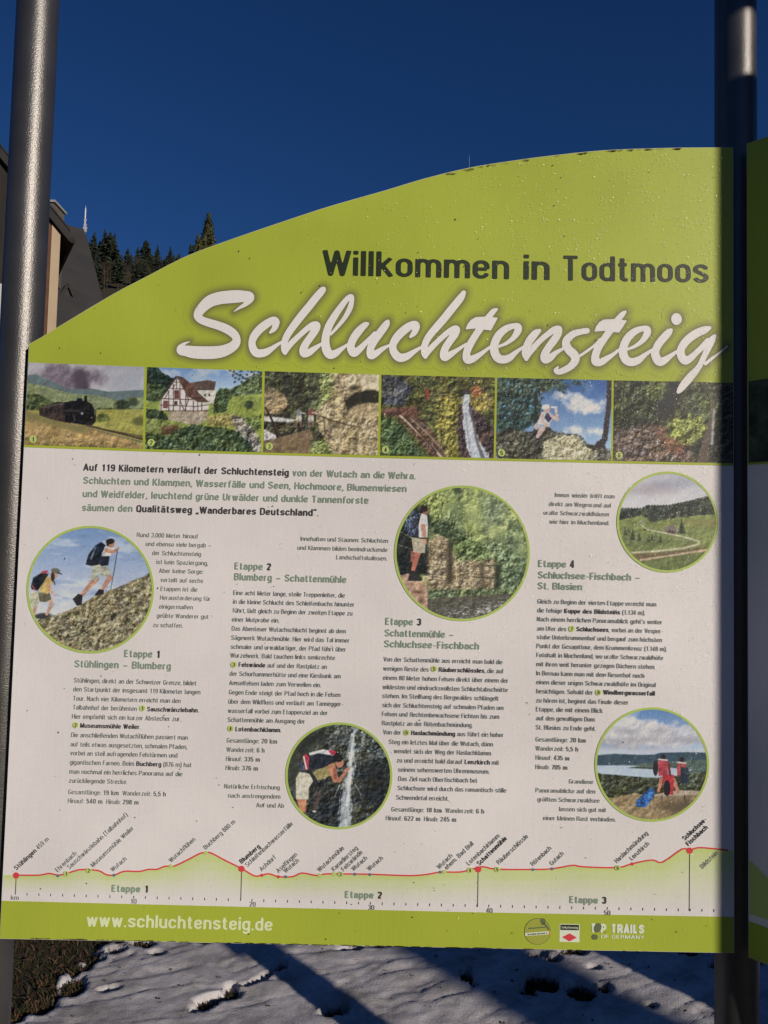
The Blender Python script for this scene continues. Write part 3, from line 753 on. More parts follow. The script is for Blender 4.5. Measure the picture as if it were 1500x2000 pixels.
def rockpath(p):
    p.fill((58, 54, 38), p.n(40, 61), .4)
    p.speck(26, 62, .1, (88, 92, 54), None, .7); p.speck(14, 63, .3, (32, 34, 28), None, .8)
    p.poly([(380, 60), (760, 60), (760, 560), (470, 560), (380, 400), (350, 300), (400, 200)], (160, 136, 96), 3, p.n(36, 64, rot=.6), .35, 14, p.n(30, 65))
    p.poly([(45, 170), (100, 150), (170, 190), (200, 240), (160, 310), (45, 300)], (142, 118, 82), 3, p.n(18, 66, ax=3), .35, 10, p.n(20, 67))
    p.speck(34, 68, .2, (206, 182, 138), p.reg([(400, 240), (760, 240), (760, 560), (500, 560), (400, 330)], 10), .75, 1.6, .55)
    p.speck(24, 69, .28, (92, 72, 46), p.reg([(380, 60), (760, 60), (760, 560), (470, 560), (380, 400)], 8), .7, 2, .5)
    p.poly([(620, 60), (760, 60), (760, 180), (700, 150), (650, 165)], (196, 174, 136), 6, p.n(30, 70), .2, 10, p.n(25, 71))
    p.poly([(540, 230), (600, 180), (700, 160), (760, 170), (760, 240), (640, 250), (560, 300)], (46, 42, 30), 4, wob=8, wn=p.n(20, 72))
    p.ell(585, 110, 42, 48, (190, 166, 124), 20, 6, p.n(16, 73), .3, 8, p.n(16, 73)); p.ell(600, 150, 30, 14, (60, 52, 36), -10, 6)
    p.ell(660, 290, 100, 44, (178, 150, 108), -8, 6, p.n(24, 74), .25, 8, p.n(20, 74))
    p.line([(390, 320, 4), (470, 350, 4), (560, 375, 3), (640, 390, 2)], (66, 52, 34), 3); p.line([(415, 330, 3), (420, 420, 3), (480, 470, 3)], (74, 60, 38), 3)
    p.put(p.reg([(380, 60), (470, 60), (470, 180), (430, 230), (330, 320), (330, 260), (390, 170)], 10) * .9, (112, 118, 62), p.n(10, 75), .5)
    p.poly([(45, 320), (150, 330), (240, 345), (230, 360), (45, 355)], (196, 184, 168), 3, p.n(14, 76), .25)
    p.poly([(45, 400), (120, 395), (150, 450), (120, 470), (45, 470)], (178, 168, 156), 3, p.n(12, 77), .35)
    p.put(p.reg([(45, 355), (240, 360), (340, 380), (300, 400), (140, 450), (45, 398)], 5), (66, 60, 42), p.n(9, 78), .5)
    p.line([(60, 270, 6), (100, 350, 7), (135, 455, 9)], (52, 38, 30))
    p.poly([(45, 560), (45, 480), (180, 440), (330, 400), (350, 450), (340, 560)], (124, 98, 68), 3, p.n(18, 79), .2)
    p.put(p.reg([(340, 470), (420, 460), (470, 560), (330, 560)], 8), (112, 118, 58), p.n(8, 80), .5)
    for x, c in ((262, (118, 118, 112)), (336, (132, 70, 62))):
        p.ell(x, 302, 18, 26, c); p.ell(x + 8, 278, 8, 9, (96, 74, 60)); p.line([(x + 10, 300, 5), (x + 34, 305, 4)], (170, 150, 130))
        p.line([(x - 8, 325, 9), (x - 12, 355, 8)], (176, 164, 140)); p.line([(x + 8, 325, 9), (x + 10, 355, 8)], (186, 172, 148)); p.line([(x - 14, 355, 5), (x - 16, 385, 5)], (128, 92, 72)); p.line([(x + 10, 355, 5), (x + 12, 385, 5)], (128, 92, 72))

def falls(p):
    p.fill((72, 70, 36), p.n(30, 91), .4)
    p.speck(16, 92, .05, (118, 118, 54), None, .75); p.speck(10, 93, .25, (34, 34, 22), None, .8); p.speck(22, 94, .3, (130, 90, 50), None, .5)
    p.poly([(765, 60), (880, 80), (960, 150), (900, 260), (765, 250)], (66, 66, 68), 5, p.n(14, 95, ax=.5), .5, 10, p.n(16, 96))
    p.poly([(765, 285), (850, 270), (980, 262), (1000, 300), (960, 340), (860, 320), (765, 310)], (104, 66, 54), 3, p.n(12, 97), .3)
    p.put(p.reg([(765, 330), (850, 350), (1040, 560), (765, 560)], 8), (66, 96, 40), p.n(9, 98), .55)
    p.poly([(850, 300), (1010, 330), (1200, 580), (1080, 580)], (98, 70, 52), 3, p.n(10, 99), .4)
    p.line([(880, 318, 6), (1000, 430, 6), (1135, 575, 7)], (186, 158, 128)); p.line([(950, 340, 6), (1060, 440, 5), (1180, 575, 6)], (142, 116, 92)); p.line([(915, 330, 5), (1100, 540, 5)], (76, 50, 40))
    p.line([(960, 330, 3), (1060, 400, 3)], (120, 100, 78))
    p.poly([(1120, 200), (1230, 180), (1240, 580), (1170, 580), (1100, 430), (1090, 300)], (124, 112, 48), 6, p.n(10, 100), .5, 14, p.n(20, 101))
    p.poly([(1250, 250), (1300, 240), (1460, 400), (1460, 590), (1250, 590), (1225, 400)], (66, 48, 46), 4, p.n(13, 102), .5, 8, p.n(20, 103))
    p.ell(1380, 230, 70, 60, (132, 112, 50), 0, 6, p.n(9, 104), .5, 10, p.n(14, 104)); p.ell(1345, 170, 34, 34, (150, 92, 52), 0, 6, p.n(9, 105), .4, 6, p.n(12, 105))
    wn = p.n(8, 106, ax=.25)
    p.line([(1285, 205, 22), (1280, 250, 18), (1285, 300, 20), (1300, 400, 32), (1330, 500, 44), (1370, 570, 50)], (190, 188, 190), 3, .95, wn, 16)
    p.line([(1305, 260, 4), (1330, 380, 7), (1350, 480, 8), (1385, 575, 12)], (84, 80, 80), 3, .85); p.line([(1278, 290, 2), (1290, 400, 3), (1305, 520, 3)], (120, 120, 122), 2, .6)
    p.ell(1290, 175, 26, 14, (70, 58, 56))
    p.ell(1047, 160, 7, 10, (110, 60, 50)); p.line([(1046, 172, 10), (1046, 205, 9)], (150, 56, 54)); p.line([(1043, 210, 5), (1042, 238, 4)], (120, 60, 50))
    p.line([(1058, 190, 2), (1160, 190, 2)], (150, 128, 90)); p.line([(1050, 206, 2), (1190, 208, 2)], (130, 108, 74)); p.line([(1300, 220, 2), (1440, 212, 2)], (120, 110, 96))

def drinker(p):
    p.grad(60, (46, 84, 142), 440, (156, 178, 196))
    p.put(np.clip(p.n(60, 111) * .6, 0, .2), (180, 190, 200))
    cl = lambda x, y, rx, ry, sd: p.ell(x, y, rx, ry, (214, 204, 196), 0, 9, p.n(20, sd), .12, 20, p.n(26, sd), .95)
    cl(400, 145, 34, 20, 112); cl(510, 200, 80, 36, 113); cl(480, 160, 40, 26, 119); cl(580, 215, 50, 24, 114); cl(480, 330, 50, 20, 115); cl(590, 335, 38, 12, 116); cl(620, 180, 20, 8, 117)
    p.ell(130, 190, 170, 160, (44, 66, 58), 0, 8, p.n(13, 118), .55, 60, p.n(34, 120)); p.ell(200, 90, 260, 46, (52, 74, 52), 0, 8, p.n(13, 121), .5, 34, p.n(26, 122))
    p.speck(20, 123, .35, (98, 136, 170), p.reg([(50, 60), (300, 60), (280, 330), (50, 330)], 20), .8)
    p.line([(262, 130, 8), (262, 330, 10)], (36, 44, 40))
    p.poly([(50, 340), (130, 325), (230, 335), (300, 300), (380, 340), (480, 350), (540, 400), (660, 440), (660, 520), (50, 520)], (70, 66, 52), 3, p.n(14, 124), .5, 10, p.n(18, 125))
    p.poly([(300, 390), (400, 350), (490, 360), (560, 440), (640, 490), (650, 520), (300, 520)], (182, 166, 124), 4, p.n(16, 126), .35, 10, p.n(20, 127))
    p.speck(12, 128, .2, (58, 54, 40), p.reg([(280, 340), (500, 340), (560, 420), (320, 420)], 8), .8); p.speck(22, 129, .35, (168, 156, 112), p.reg([(60, 340), (180, 340), (180, 480), (60, 480)], 12), .8)
    p.line([(665, 60, 22), (650, 220, 14), (628, 380, 14), (600, 410, 24), (640, 480, 30)], (50, 40, 44), 2, wn=p.n(10, 130), wob=6)
    p.put(p.reg([(520, 470), (600, 420), (660, 430), (660, 520), (500, 520)], 6) * .8, (98, 94, 78), p.n(8, 131, rot=.6), .6)
    sk = (206, 168, 150)
    p.line([(300, 320, 14), (285, 340, 13), (272, 362, 9)], sk); p.line([(268, 310, 16), (300, 300, 15), (330, 300, 10)], (196, 160, 142)); p.poly([(262, 290), (300, 285), (310, 310), (270, 325)], (160, 160, 164))
    p.poly([(295, 232), (335, 232), (352, 262), (335, 300), (290, 300), (268, 290)], (196, 190, 190)); p.poly([(322, 232), (345, 250), (348, 268), (330, 288), (308, 262)], (58, 52, 74))
    p.line([(298, 240, 8), (292, 275, 7), (322, 300, 6)], sk); p.line([(345, 250, 8), (378, 275, 8), (370, 215, 6)], sk)
    p.ell(322, 215, 17, 20, (198, 150, 128)); p.ell(315, 204, 22, 13, (214, 206, 200), -15); p.line([(345, 205, 4), (372, 208, 6)], (206, 214, 220)); p.ell(371, 212, 6, 8, sk)

def creek(p):
    p.fill((48, 52, 34), p.n(30, 141), .5)
    p.speck(18, 142, .1, (86, 94, 50), p.reg([(675, 60), (1230, 60), (1230, 300), (675, 260)], 20), .8); p.speck(10, 143, .3, (24, 26, 20), None, .8)
    p.put(p.reg([(675, 330), (900, 290), (1080, 420), (1130, 510), (675, 510)], 14) * .9, (98, 76, 62), p.n(11, 144, ax=3), .5)
    p.speck(12, 145, .28, (150, 142, 142), p.reg([(690, 300), (900, 290), (1050, 420), (1050, 500), (690, 480)], 14), .8, 3, .1)
    p.put(p.reg([(880, 300), (950, 320), (1040, 400), (1060, 470), (960, 440)], 14) * .8, (124, 74, 52), p.n(9, 146), .3)
    p.put(p.reg([(940, 60), (1040, 60), (1030, 180), (980, 260), (900, 260)], 20) * .8, (40, 40, 46))
    p.ell(1070, 320, 110, 70, (122, 124, 52), -14, 10, p.n(9, 147), .5, 34, p.n(24, 148)); p.ell(1160, 190, 90, 60, (84, 92, 50), 0, 12, p.n(9, 149), .5, 30, p.n(24, 149), .8)
    p.ell(900, 110, 60, 50, (104, 112, 50), 0, 12, p.n(9, 150), .5, 30, p.n(20, 150), .7)
    p.line([(1225, 130, 5), (1190, 300, 12), (1160, 440, 24), (1150, 510, 32)], (92, 74, 60), 3, wn=p.n(9, 151), wob=6); p.line([(1212, 220, 6), (1200, 400, 8)], (190, 178, 170), 3, .7)
    p.put((p.X > 1235) * .6, (60, 62, 46), p.n(9, 152), .5)

def hikers(p):
    p.grad(500, (112, 138, 174), 1100, (204, 196, 198))
    p.put(np.clip(p.n(150, 161, ax=3.2, rot=.1) * 1.6, 0, .6), (206, 202, 206)); p.put(np.clip(p.n(120, 162, ax=3) - .1, 0, .5), (104, 126, 158))
    p.above([(60, 1190), (200, 1130), (330, 1095), (440, 1050), (560, 975), (690, 930), (820, 870), (900, 840), (940, 815), (1000, 800)], (128, 112, 78), tex=p.n(24, 163, ax=1.5, rot=-.5), amp=.35, wob=6, wn=p.n(10, 164))
    hillr = np.clip(0.5 + (p.Y - np.interp(p.X, [60, 200, 440, 690, 940, 1000], [1190, 1135, 1055, 935, 820, 800]) - 10) / 20, 0, 1)
    p.speck(26, 165, .12, (172, 152, 112), hillr, .75, 2, -.55); p.speck(22, 166, .22, (58, 50, 34), hillr, .8, 1.8, -.55); p.speck(40, 167, .3, (96, 98, 54), hillr, .6)
    p.speck(12, 170, .35, (52, 44, 32), hillr, .7, 1.5, -.5)
    p.speck(34, 172, .05, (196, 180, 142), hillr, .45, 1.6, -.55); p.speck(18, 173, .3, (40, 36, 26), hillr, .75, 1.6, -.55); p.speck(9, 174, .3, (210, 196, 160), hillr, .5)
    p.ell(190, 1118, 60, 20, (62, 58, 56), -5, 3)
    sk = (188, 130, 100)
    # the man in front
    p.line([(565, 860, 20), (520, 905, 17), (455, 985, 13)], sk); p.line([(660, 850, 18), (630, 895, 15), (600, 945, 11)], sk)
    p.poly([(400, 1000), (440, 962), (470, 975), (465, 1040), (430, 1048)], (44, 42, 44)); p.poly([(555, 970), (585, 930), (618, 938), (618, 965), (560, 978)], (46, 42, 42))
    p.poly([(545, 770), (600, 742), (650, 780), (672, 820), (625, 850), (580, 820), (565, 875), (522, 858)], (166, 160, 132), 1, p.n(20, 168), .2)
    p.poly([(570, 740), (590, 680), (660, 690), (650, 765), (600, 770)], (36, 40, 48)); p.poly([(600, 640), (650, 622), (690, 650), (665, 700), (600, 700), (585, 670)], (200, 190, 186))
    p.poly([(490, 760), (510, 690), (560, 625), (600, 600), (632, 625), (605, 680), (590, 760), (530, 770)], (34, 40, 50), 1, p.n(16, 169), .35); p.line([(560, 640, 6), (530, 720, 6)], (120, 128, 134), m0=.7)
    p.line([(640, 660, 16), (680, 672, 12), (715, 650, 9)], sk); p.ell(668, 612, 26, 30, (176, 118, 92)); p.ell(662, 598, 31, 20, (44, 34, 32), -10); p.ell(645, 615, 9, 20, (44, 34, 32))
    p.line([(717, 640, 3), (690, 800, 3), (665, 940, 2)], (58, 56, 60)); p.ell(718, 645, 10, 10, sk)
    # the woman behind
    p.line([(245, 1010, 16), (255, 1040, 14), (220, 1105, 10)], (196, 150, 116)); p.line([(140, 1050, 16), (130, 1100, 12)], (196, 150, 116))
    p.poly([(110, 950), (170, 940), (165, 1030), (130, 1062), (95, 1020)], (182, 172, 138)); p.poly([(160, 955), (240, 950), (252, 1000), (215, 1022), (170, 1018)], (104, 92, 70))
    p.poly([(180, 880), (225, 835), (262, 870), (250, 940), (225, 965), (170, 945)], (196, 158, 84)); p.poly([(108, 915), (125, 850), (190, 812), (235, 825), (200, 880), (160, 940), (118, 935)], (34, 38, 42), 1, p.n(16, 171), .3)
    p.ell(205, 812, 26, 10, (176, 58, 74), -12); p.line([(115, 900, 4), (140, 938, 4)], (170, 70, 80)); p.line([(232, 900, 13), (250, 940, 10), (270, 975, 9)], (200, 152, 120))
    p.ell(270, 832, 26, 28, (190, 138, 110)); p.ell(262, 845, 14, 34, (66, 48, 38)); p.ell(282, 802, 32, 18, (104, 100, 84), 8); p.line([(295, 818, 5), (325, 825, 4)], (60, 60, 58)); p.line([(272, 880, 5), (278, 900, 3)], (66, 48, 38))

def gorge(p):
    p.fill((110, 128, 66), p.n(60, 181), .3)
    p.speck(50, 182, 0.0, (188, 190, 104), None, .75, .6); p.speck(22, 183, .25, (64, 88, 46), None, .6); p.speck(14, 184, .3, (206, 210, 138), None, .45)
    p.put(p.reg([(830, 150), (970, 160), (960, 520), (1000, 640), (860, 600), (820, 400)], 25) * .6, (196, 196, 100), p.n(12, 185), .2)
    p.put(p.reg([(960, 230), (1200, 260), (1150, 480), (980, 520)], 35) * .6, (132, 140, 104), p.n(14, 186), .35)
    p.put(p.reg([(1000, 620), (1380, 560), (1390, 900), (1280, 1080), (1080, 1060), (1060, 800)], 25) * .8, (84, 112, 66), p.n(14, 187), .55)
    p.put(p.reg([(430, 430), (700, 440), (820, 600), (700, 720), (520, 560)], 20) * .85, (48, 70, 40), p.n(13, 188), .55)
    p.poly([(480, 620), (560, 560), (660, 610), (690, 700), (790, 760), (940, 790), (1070, 780), (1075, 1040), (700, 1075), (470, 1060), (450, 900)], (158, 134, 98), 4, p.n(16, 189, ax=3.5), .4, 12, p.n(22, 190))
    p.speck(22, 191, .2, (86, 72, 50), p.reg([(470, 600), (1070, 780), (1075, 1060), (470, 1060)], 10), .75, 5); p.speck(30, 192, .25, (196, 172, 128), p.reg([(470, 600), (1070, 780), (1075, 1060), (470, 1060)], 10), .7, 1.5)
    p.put(p.reg([(655, 620), (705, 640), (700, 1000), (645, 1010)], 8) * .8, (52, 46, 34)); p.put(p.reg([(940, 800), (985, 810), (990, 1030), (950, 1030)], 8) * .6, (60, 52, 36)); p.line([(880, 940, 4), (1070, 950, 4)], (64, 52, 40))
    p.put(p.reg([(1080, 830), (1140, 830), (1110, 1040), (1070, 1050)], 8) * .8, (30, 32, 28))
    p.put(p.reg([(700, 600), (860, 560), (1000, 700), (980, 800), (860, 780), (740, 790)], 16) * .9, (84, 108, 46), p.n(12, 193), .6)
    p.put(p.reg([(470, 1050), (1080, 1040), (1180, 1090), (900, 1110), (560, 1140), (470, 1120)], 10) * .9, (78, 92, 58), p.n(10, 194), .5)
    for i_ in range(9):
        y_ = 640 + i_ * 46; p.line([(485, y_, 2.5), (640, y_ + 10, 2), (700, y_ + 30, 1.5)], (82, 68, 48), 3, .55, p.n(16, 300 + i_), 7)
        if y_ > 780: p.line([(720, y_ + 14, 2.5), (880, y_ + 22, 2), (1060, y_ + 16, 2)], (88, 72, 50), 3, .55, p.n(16, 320 + i_), 7)
    for i_ in range(26):
        x_ = 500 + (i_ * 211) % 860; y_ = 170 + (i_ * 137) % 560; p.ell(x_, y_, 26, 44, (206, 208, 120) if i_ % 3 else (52, 72, 40), (i_ * 40) % 60 - 30, 14, wn=p.n(11, 340 + i_), wob=26, m0=.42)
    p.above([(440, 1140), (620, 1125), (900, 1105), (1100, 1090), (1250, 1090), (1400, 1090)], (86, 80, 66), tex=p.n(20, 195, ax=4), amp=.25)
    p.speck(26, 196, .1, (188, 182, 172), p.reg([(640, 1240), (1180, 1130), (1150, 1250), (900, 1310), (640, 1300)], 16), .85, 4, -.15)
    p.poly([(170, 560), (240, 420), (330, 300), (480, 200), (500, 430), (480, 560), (480, 920), (230, 930)], (34, 38, 34), 6, p.n(14, 197), .4, 14, p.n(26, 198))
    p.put(p.reg([(330, 300), (470, 200), (600, 180), (700, 260), (560, 400), (480, 340)], 16) * .8, (138, 146, 66), p.n(12, 199), .5); p.ell(740, 165, 36, 40, (66, 82, 48), 0, 6, wn=p.n(12, 200), wob=10)
    p.line([(215, 655, 3), (330, 690, 3)], (110, 116, 96)); p.line([(235, 540, 3), (350, 600, 3)], (120, 126, 100))
    p.poly([(230, 925), (330, 905), (430, 960), (475, 1040), (475, 1240), (380, 1200), (290, 1060)], (184, 142, 112), 2, p.n(30, 201), .22, 4, p.n(24, 202)); p.ell(390, 1075, 34, 12, (96, 60, 44), 8, 6); p.ell(420, 1150, 22, 30, (110, 78, 58), 20, 8)
    sk = (196, 138, 106)
    p.line([(395, 715, 26), (368, 800, 24), (350, 880, 17)], (186, 104, 80)); p.line([(345, 720, 16), (340, 790, 14)], (150, 84, 66))
    p.poly([(300, 975), (325, 880), (385, 895), (435, 965), (420, 978)], (44, 44, 42)); p.poly([(335, 590), (460, 600), (455, 728), (352, 722)], (184, 166, 134), 1, p.n(22, 203), .15)
    p.poly([(395, 395), (430, 375), (472, 395), (482, 480), (475, 590), (400, 590)], (212, 202, 192)); p.line([(436, 490, 22), (450, 570, 17), (455, 640, 14)], sk)
    p.poly([(270, 520), (290, 420), (350, 350), (420, 380), (398, 480), (395, 585), (300, 570)], (56, 62, 76), 1, p.n(15, 204), .6); p.speck(14, 205, .25, (160, 164, 172), p.reg([(280, 400), (390, 370), (390, 560), (290, 550)], 6), .6)
    p.ell(462, 355, 25, 34, (150, 98, 76)); p.ell(446, 335, 34, 30, (46, 34, 30)); p.poly([(400, 590), (470, 590), (470, 604), (400, 602)], (60, 52, 46))

def cascade(p):
    p.fill((62, 64, 56), p.n(28, 211), .5)
    p.speck(18, 212, .05, (108, 110, 98), p.reg([(880, 300), (1400, 320), (1440, 700), (1150, 620), (900, 460)], 30), .8, .7); p.speck(9, 213, .2, (178, 180, 174), p.reg([(900, 320), (1350, 330), (1400, 620), (1150, 560)], 30), .5)
    p.put(p.reg([(600, 560), (700, 420), (900, 330), (860, 460), (720, 540)], 20) * .8, (40, 44, 36)); p.put(p.reg([(1230, 640), (1440, 660), (1440, 950), (1250, 1080), (1180, 900)], 40) * .85, (30, 32, 32), p.n(12, 214), .4)
    p.put(p.reg([(740, 760), (1020, 800), (1010, 1210), (700, 1100)], 20) * .85, (42, 44, 44), p.n(12, 215), .5); p.put(p.reg([(560, 560), (680, 560), (640, 900), (560, 800)], 20) * .7, (56, 58, 46))
    p.speck(16, 216, .3, (112, 112, 60), p.reg([(1180, 1000), (1400, 900), (1200, 1200), (1050, 1200)], 20), .8)
    wn = p.n(9, 217, ax=.22)
    p.line([(1125, 370, 14), (1105, 450, 18), (1095, 560, 24), (1095, 700, 26), (1070, 800, 26), (1060, 900, 40), (1050, 1050, 46), (1045, 1200, 50)], (188, 186, 182), 5, .8, wn, 34)
    p.line([(1120, 400, 6), (1100, 560, 9), (1092, 700, 9), (1060, 1000, 8)], (226, 224, 220), 4, .8, wn, 8); p.line([(1000, 830, 3), (960, 920, 3)], (190, 190, 186), 2, .8); p.line([(1130, 820, 3), (1180, 910, 3)], (170, 170, 166), 2, .7)
    sk = (190, 120, 88)
    p.poly([(640, 940), (725, 950), (715, 1060), (670, 1050)], (196, 126, 88)); p.line([(830, 900, 16), (790, 1040, 12)], (84, 66, 56)); p.ell(788, 1048, 15, 8, (190, 186, 180))
    p.poly([(635, 770), (665, 720), (770, 735), (775, 800), (742, 850), (738, 948), (636, 945)], (202, 188, 158), 1, p.n(26, 218), .15)
    p.poly([(760, 745), (880, 640), (960, 640), (970, 720), (860, 780), (800, 790)], (150, 130, 78)); p.poly([(700, 590), (760, 560), (940, 570), (985, 620), (850, 690), (730, 710)], (38, 42, 48), 1, p.n(16, 219), .3)
    p.poly([(690, 590), (715, 565), (745, 590), (740, 700), (715, 698)], (186, 50, 68)); p.line([(700, 590, 6), (722, 690, 6)], (216, 206, 202)); p.poly([(740, 560), (860, 528), (960, 545), (970, 585), (900, 572), (820, 560), (750, 580)], (206, 198, 196)); p.poly([(900, 535), (965, 540), (968, 580), (930, 575)], (186, 48, 66))
    p.line([(680, 640, 8), (690, 700, 8)], (70, 70, 104)); p.poly([(745, 730), (780, 730), (820, 800), (790, 810)], (40, 42, 46))
    p.line([(935, 680, 32), (965, 780, 26), (1000, 790, 16), (1060, 700, 13)], sk); p.line([(960, 700, 14), (965, 770, 12)], (150, 84, 60)); p.ell(1000, 640, 34, 42, (188, 118, 92)); p.ell(985, 600, 42, 36, (36, 32, 32), 20); p.ell(1070, 692, 18, 12, sk, -30)

def valley(p):
    p.grad(80, (178, 168, 168), 350, (206, 194, 186)); p.ell(1050, 180, 150, 26, (140, 136, 148), -8, 20, wn=p.n(60, 231), wob=20, m0=.8); p.ell(930, 215, 90, 24, (168, 142, 136), 0, 24, wn=p.n(40, 232), wob=16, m0=.8)
    p.above([(660, 372), (760, 362), (860, 380), (1450, 300)], (72, 80, 92), tex=p.n(20, 233), amp=.15); p.above([(660, 440), (760, 420), (860, 400), (1000, 420), (1450, 400)], (104, 108, 70), tex=p.n(20, 234), amp=.2)
    tri = np.abs((p.X / 22) % 1 - .5) * 26
    p.above([(850, 352), (900, 330), (1050, 330), (1200, 300), (1360, 260), (1450, 255)], (52, 60, 46), tex=p.n(8, 235, ax=.5), amp=.45, wob=.5, wn=tri + 10 * p.n(14, 236))
    p.above([(660, 450), (800, 425), (850, 410), (900, 432), (1000, 448), (1150, 425), (1300, 408), (1450, 400)], (126, 132, 66), tex=p.n(50, 237, ax=3), amp=.2, wob=6, wn=p.n(12, 238))
    p.ell(945, 440, 40, 22, (48, 60, 44), 0, 4, wn=p.n(10, 239), wob=10); p.put(p.reg([(1180, 450), (1450, 430), (1450, 500), (1200, 480)], 14) * .6, (146, 122, 72)); p.put(p.reg([(660, 560), (1000, 560), (1180, 600), (1000, 660), (720, 670)], 20) * .6, (92, 102, 54), p.n(16, 240), .2)
    for x, y, r in ((735, 535, 26), (790, 560, 34), (840, 575, 26), (910, 590, 20), (935, 580, 18), (1000, 590, 22), (760, 520, 16)):
        p.poly([(x - r * .6, y + r), (x, y - r * 1.4), (x + r * .6, y + r)], (54, 64, 42), 3, wob=4, wn=p.n(8, 241))
    p.poly([(1020, 520), (1060, 482), (1110, 490), (1130, 535), (1100, 550), (1040, 545)], (124, 108, 98), 2); p.poly([(1035, 535), (1065, 520), (1110, 530), (1100, 550)], (82, 64, 56)); p.poly([(1130, 545), (1158, 440), (1185, 545)], (44, 52, 40), 3); p.poly([(830, 462), (855, 448), (875, 470)], (150, 136, 120), 2)
    road = (190, 176, 138)
    p.line([(850, 480, 4), (900, 515, 5), (1040, 545, 5), (1180, 572, 6), (1290, 605, 8), (1290, 625, 8), (1180, 655, 7), (960, 680, 7), (780, 690, 6)], road, 2)
    p.poly([(790, 700), (1000, 690), (1200, 665), (1400, 640), (1400, 680), (1100, 710), (840, 750)], (112, 92, 62), 4, p.n(14, 242), .2); p.line([(850, 745, 7), (1100, 708, 8), (1380, 665, 8)], (196, 160, 126), 2)
    p.above([(800, 770), (1000, 730), (1200, 700), (1450, 670)], (104, 112, 56), tex=p.n(24, 243), amp=.18)

def lake(p):
    p.grad(540, (82, 118, 164), 900, (176, 186, 196))
    d = np.sqrt(((p.X - 800) / 330) ** 2 + ((p.Y - 740) / 110) ** 2) - 1 + .5 * p.n(80, 251)
    p.put(np.clip(.5 - d * 4, 0, 1) * .95, (206, 194, 186), p.n(50, 252), .12); d = np.sqrt(((p.X - 1130) / 240) ** 2 + ((p.Y - 760) / 80) ** 2) - 1 + .5 * p.n(70, 253)
    p.put(np.clip(.5 - d * 4, 0, 1) * .85, (196, 184, 178), p.n(50, 254), .12); p.ell(680, 620, 120, 60, (208, 198, 190), -20, 20, wn=p.n(50, 257), wob=30)
    for x, y, rx, ry in ((740, 725, 60, 18), (650, 800, 110, 18), (900, 790, 90, 14), (1000, 720, 50, 14), (760, 850, 200, 12), (1200, 790, 60, 12)): p.ell(x, y, rx, ry, (138, 130, 134), 3, 14, wn=p.n(30, 255), wob=14, m0=.75)
    p.put(p.reg([(520, 850), (1360, 850), (1360, 900), (520, 900)], 10) * .6, (196, 188, 186))
    p.above([(500, 905), (650, 892), (850, 900), (950, 898), (1000, 884), (1200, 880), (1370, 884)], (58, 76, 86), tex=p.n(18, 256), amp=.15); p.above([(500, 980), (760, 975), (900, 960), (1370, 935)], (74, 98, 84), tex=p.n(18, 258), amp=.2)
    p.poly([(520, 980), (760, 980), (960, 990), (1240, 1010), (1100, 1075), (900, 1070), (520, 1040)], (176, 182, 192), 2, p.n(40, 259, ax=5), .06); p.poly([(750, 998), (850, 985), (960, 992), (960, 1010), (800, 1002)], (66, 78, 60), 2)
    p.above([(500, 1035), (600, 1045), (760, 1062), (900, 1075), (1200, 1050), (1370, 1020)], (62, 64, 44), tex=p.n(18, 260), amp=.45, wob=10, wn=p.n(16, 261))
    p.speck(26, 262, .25, (112, 108, 54), p.reg([(560, 1180), (760, 1160), (820, 1220), (620, 1240)], 20), .9); p.ell(1260, 1080, 50, 40, (92, 104, 84), 0, 10, p.n(9, 263), .5, 14, p.n(16, 263), .8)
    p.above([(500, 1240), (650, 1220), (800, 1190), (900, 1200), (1100, 1190), (1370, 1180)], (150, 122, 84), tex=p.n(18, 264), amp=.22, wob=6, wn=p.n(14, 265)); p.put(p.reg([(960, 1270), (1200, 1230), (1260, 1280), (1100, 1350)], 14) * .6, (72, 58, 44))
    p.poly([(1130, 1165), (1300, 1172), (1310, 1200), (950, 1215), (950, 1200)], (186, 160, 132)); p.line([(1010, 1210, 5), (1012, 1255, 5)], (92, 72, 56)); p.line([(1180, 1205, 6), (1180, 1245, 5)], (92, 72, 56))
    p.poly([(810, 1290), (820, 1240), (930, 1145), (958, 1160), (950, 1215), (890, 1295)], (48, 92, 150), 1, p.n(18, 266), .35)
    sk = (186, 118, 90)
    for x, t, c in ((1010, 0, (176, 60, 66)), (1150, 22, (172, 70, 74))):
        p.ell(x + 10, 918 + t, 18, 24, (44, 36, 34)); p.poly([(x - 30, 945 + t), (x + 40, 945 + t), (x + 46, 1050), (x - 26, 1060)], c, 1, p.n(16, 267), .2); p.line([(x - 25, 935 + t, 6), (x + 38, 940 + t, 6)], (196, 170, 160))
    p.ell(962, 1000, 20, 58, (40, 40, 46)); p.poly([(1150, 990), (1215, 1000), (1200, 1110), (1150, 1120)], (42, 52, 66)); p.line([(1005, 1080, 15), (985, 1170, 11)], sk); p.line([(1100, 1090, 16), (1130, 1180, 11)], sk)
    p.poly([(1015, 1050), (1100, 1050), (1095, 1200), (1025, 1200)], (182, 44, 50)); p.ell(1048, 1150, 26, 60, (36, 34, 38)); p.line([(1070, 1050, 10), (1060, 960, 8)], (120, 40, 46))

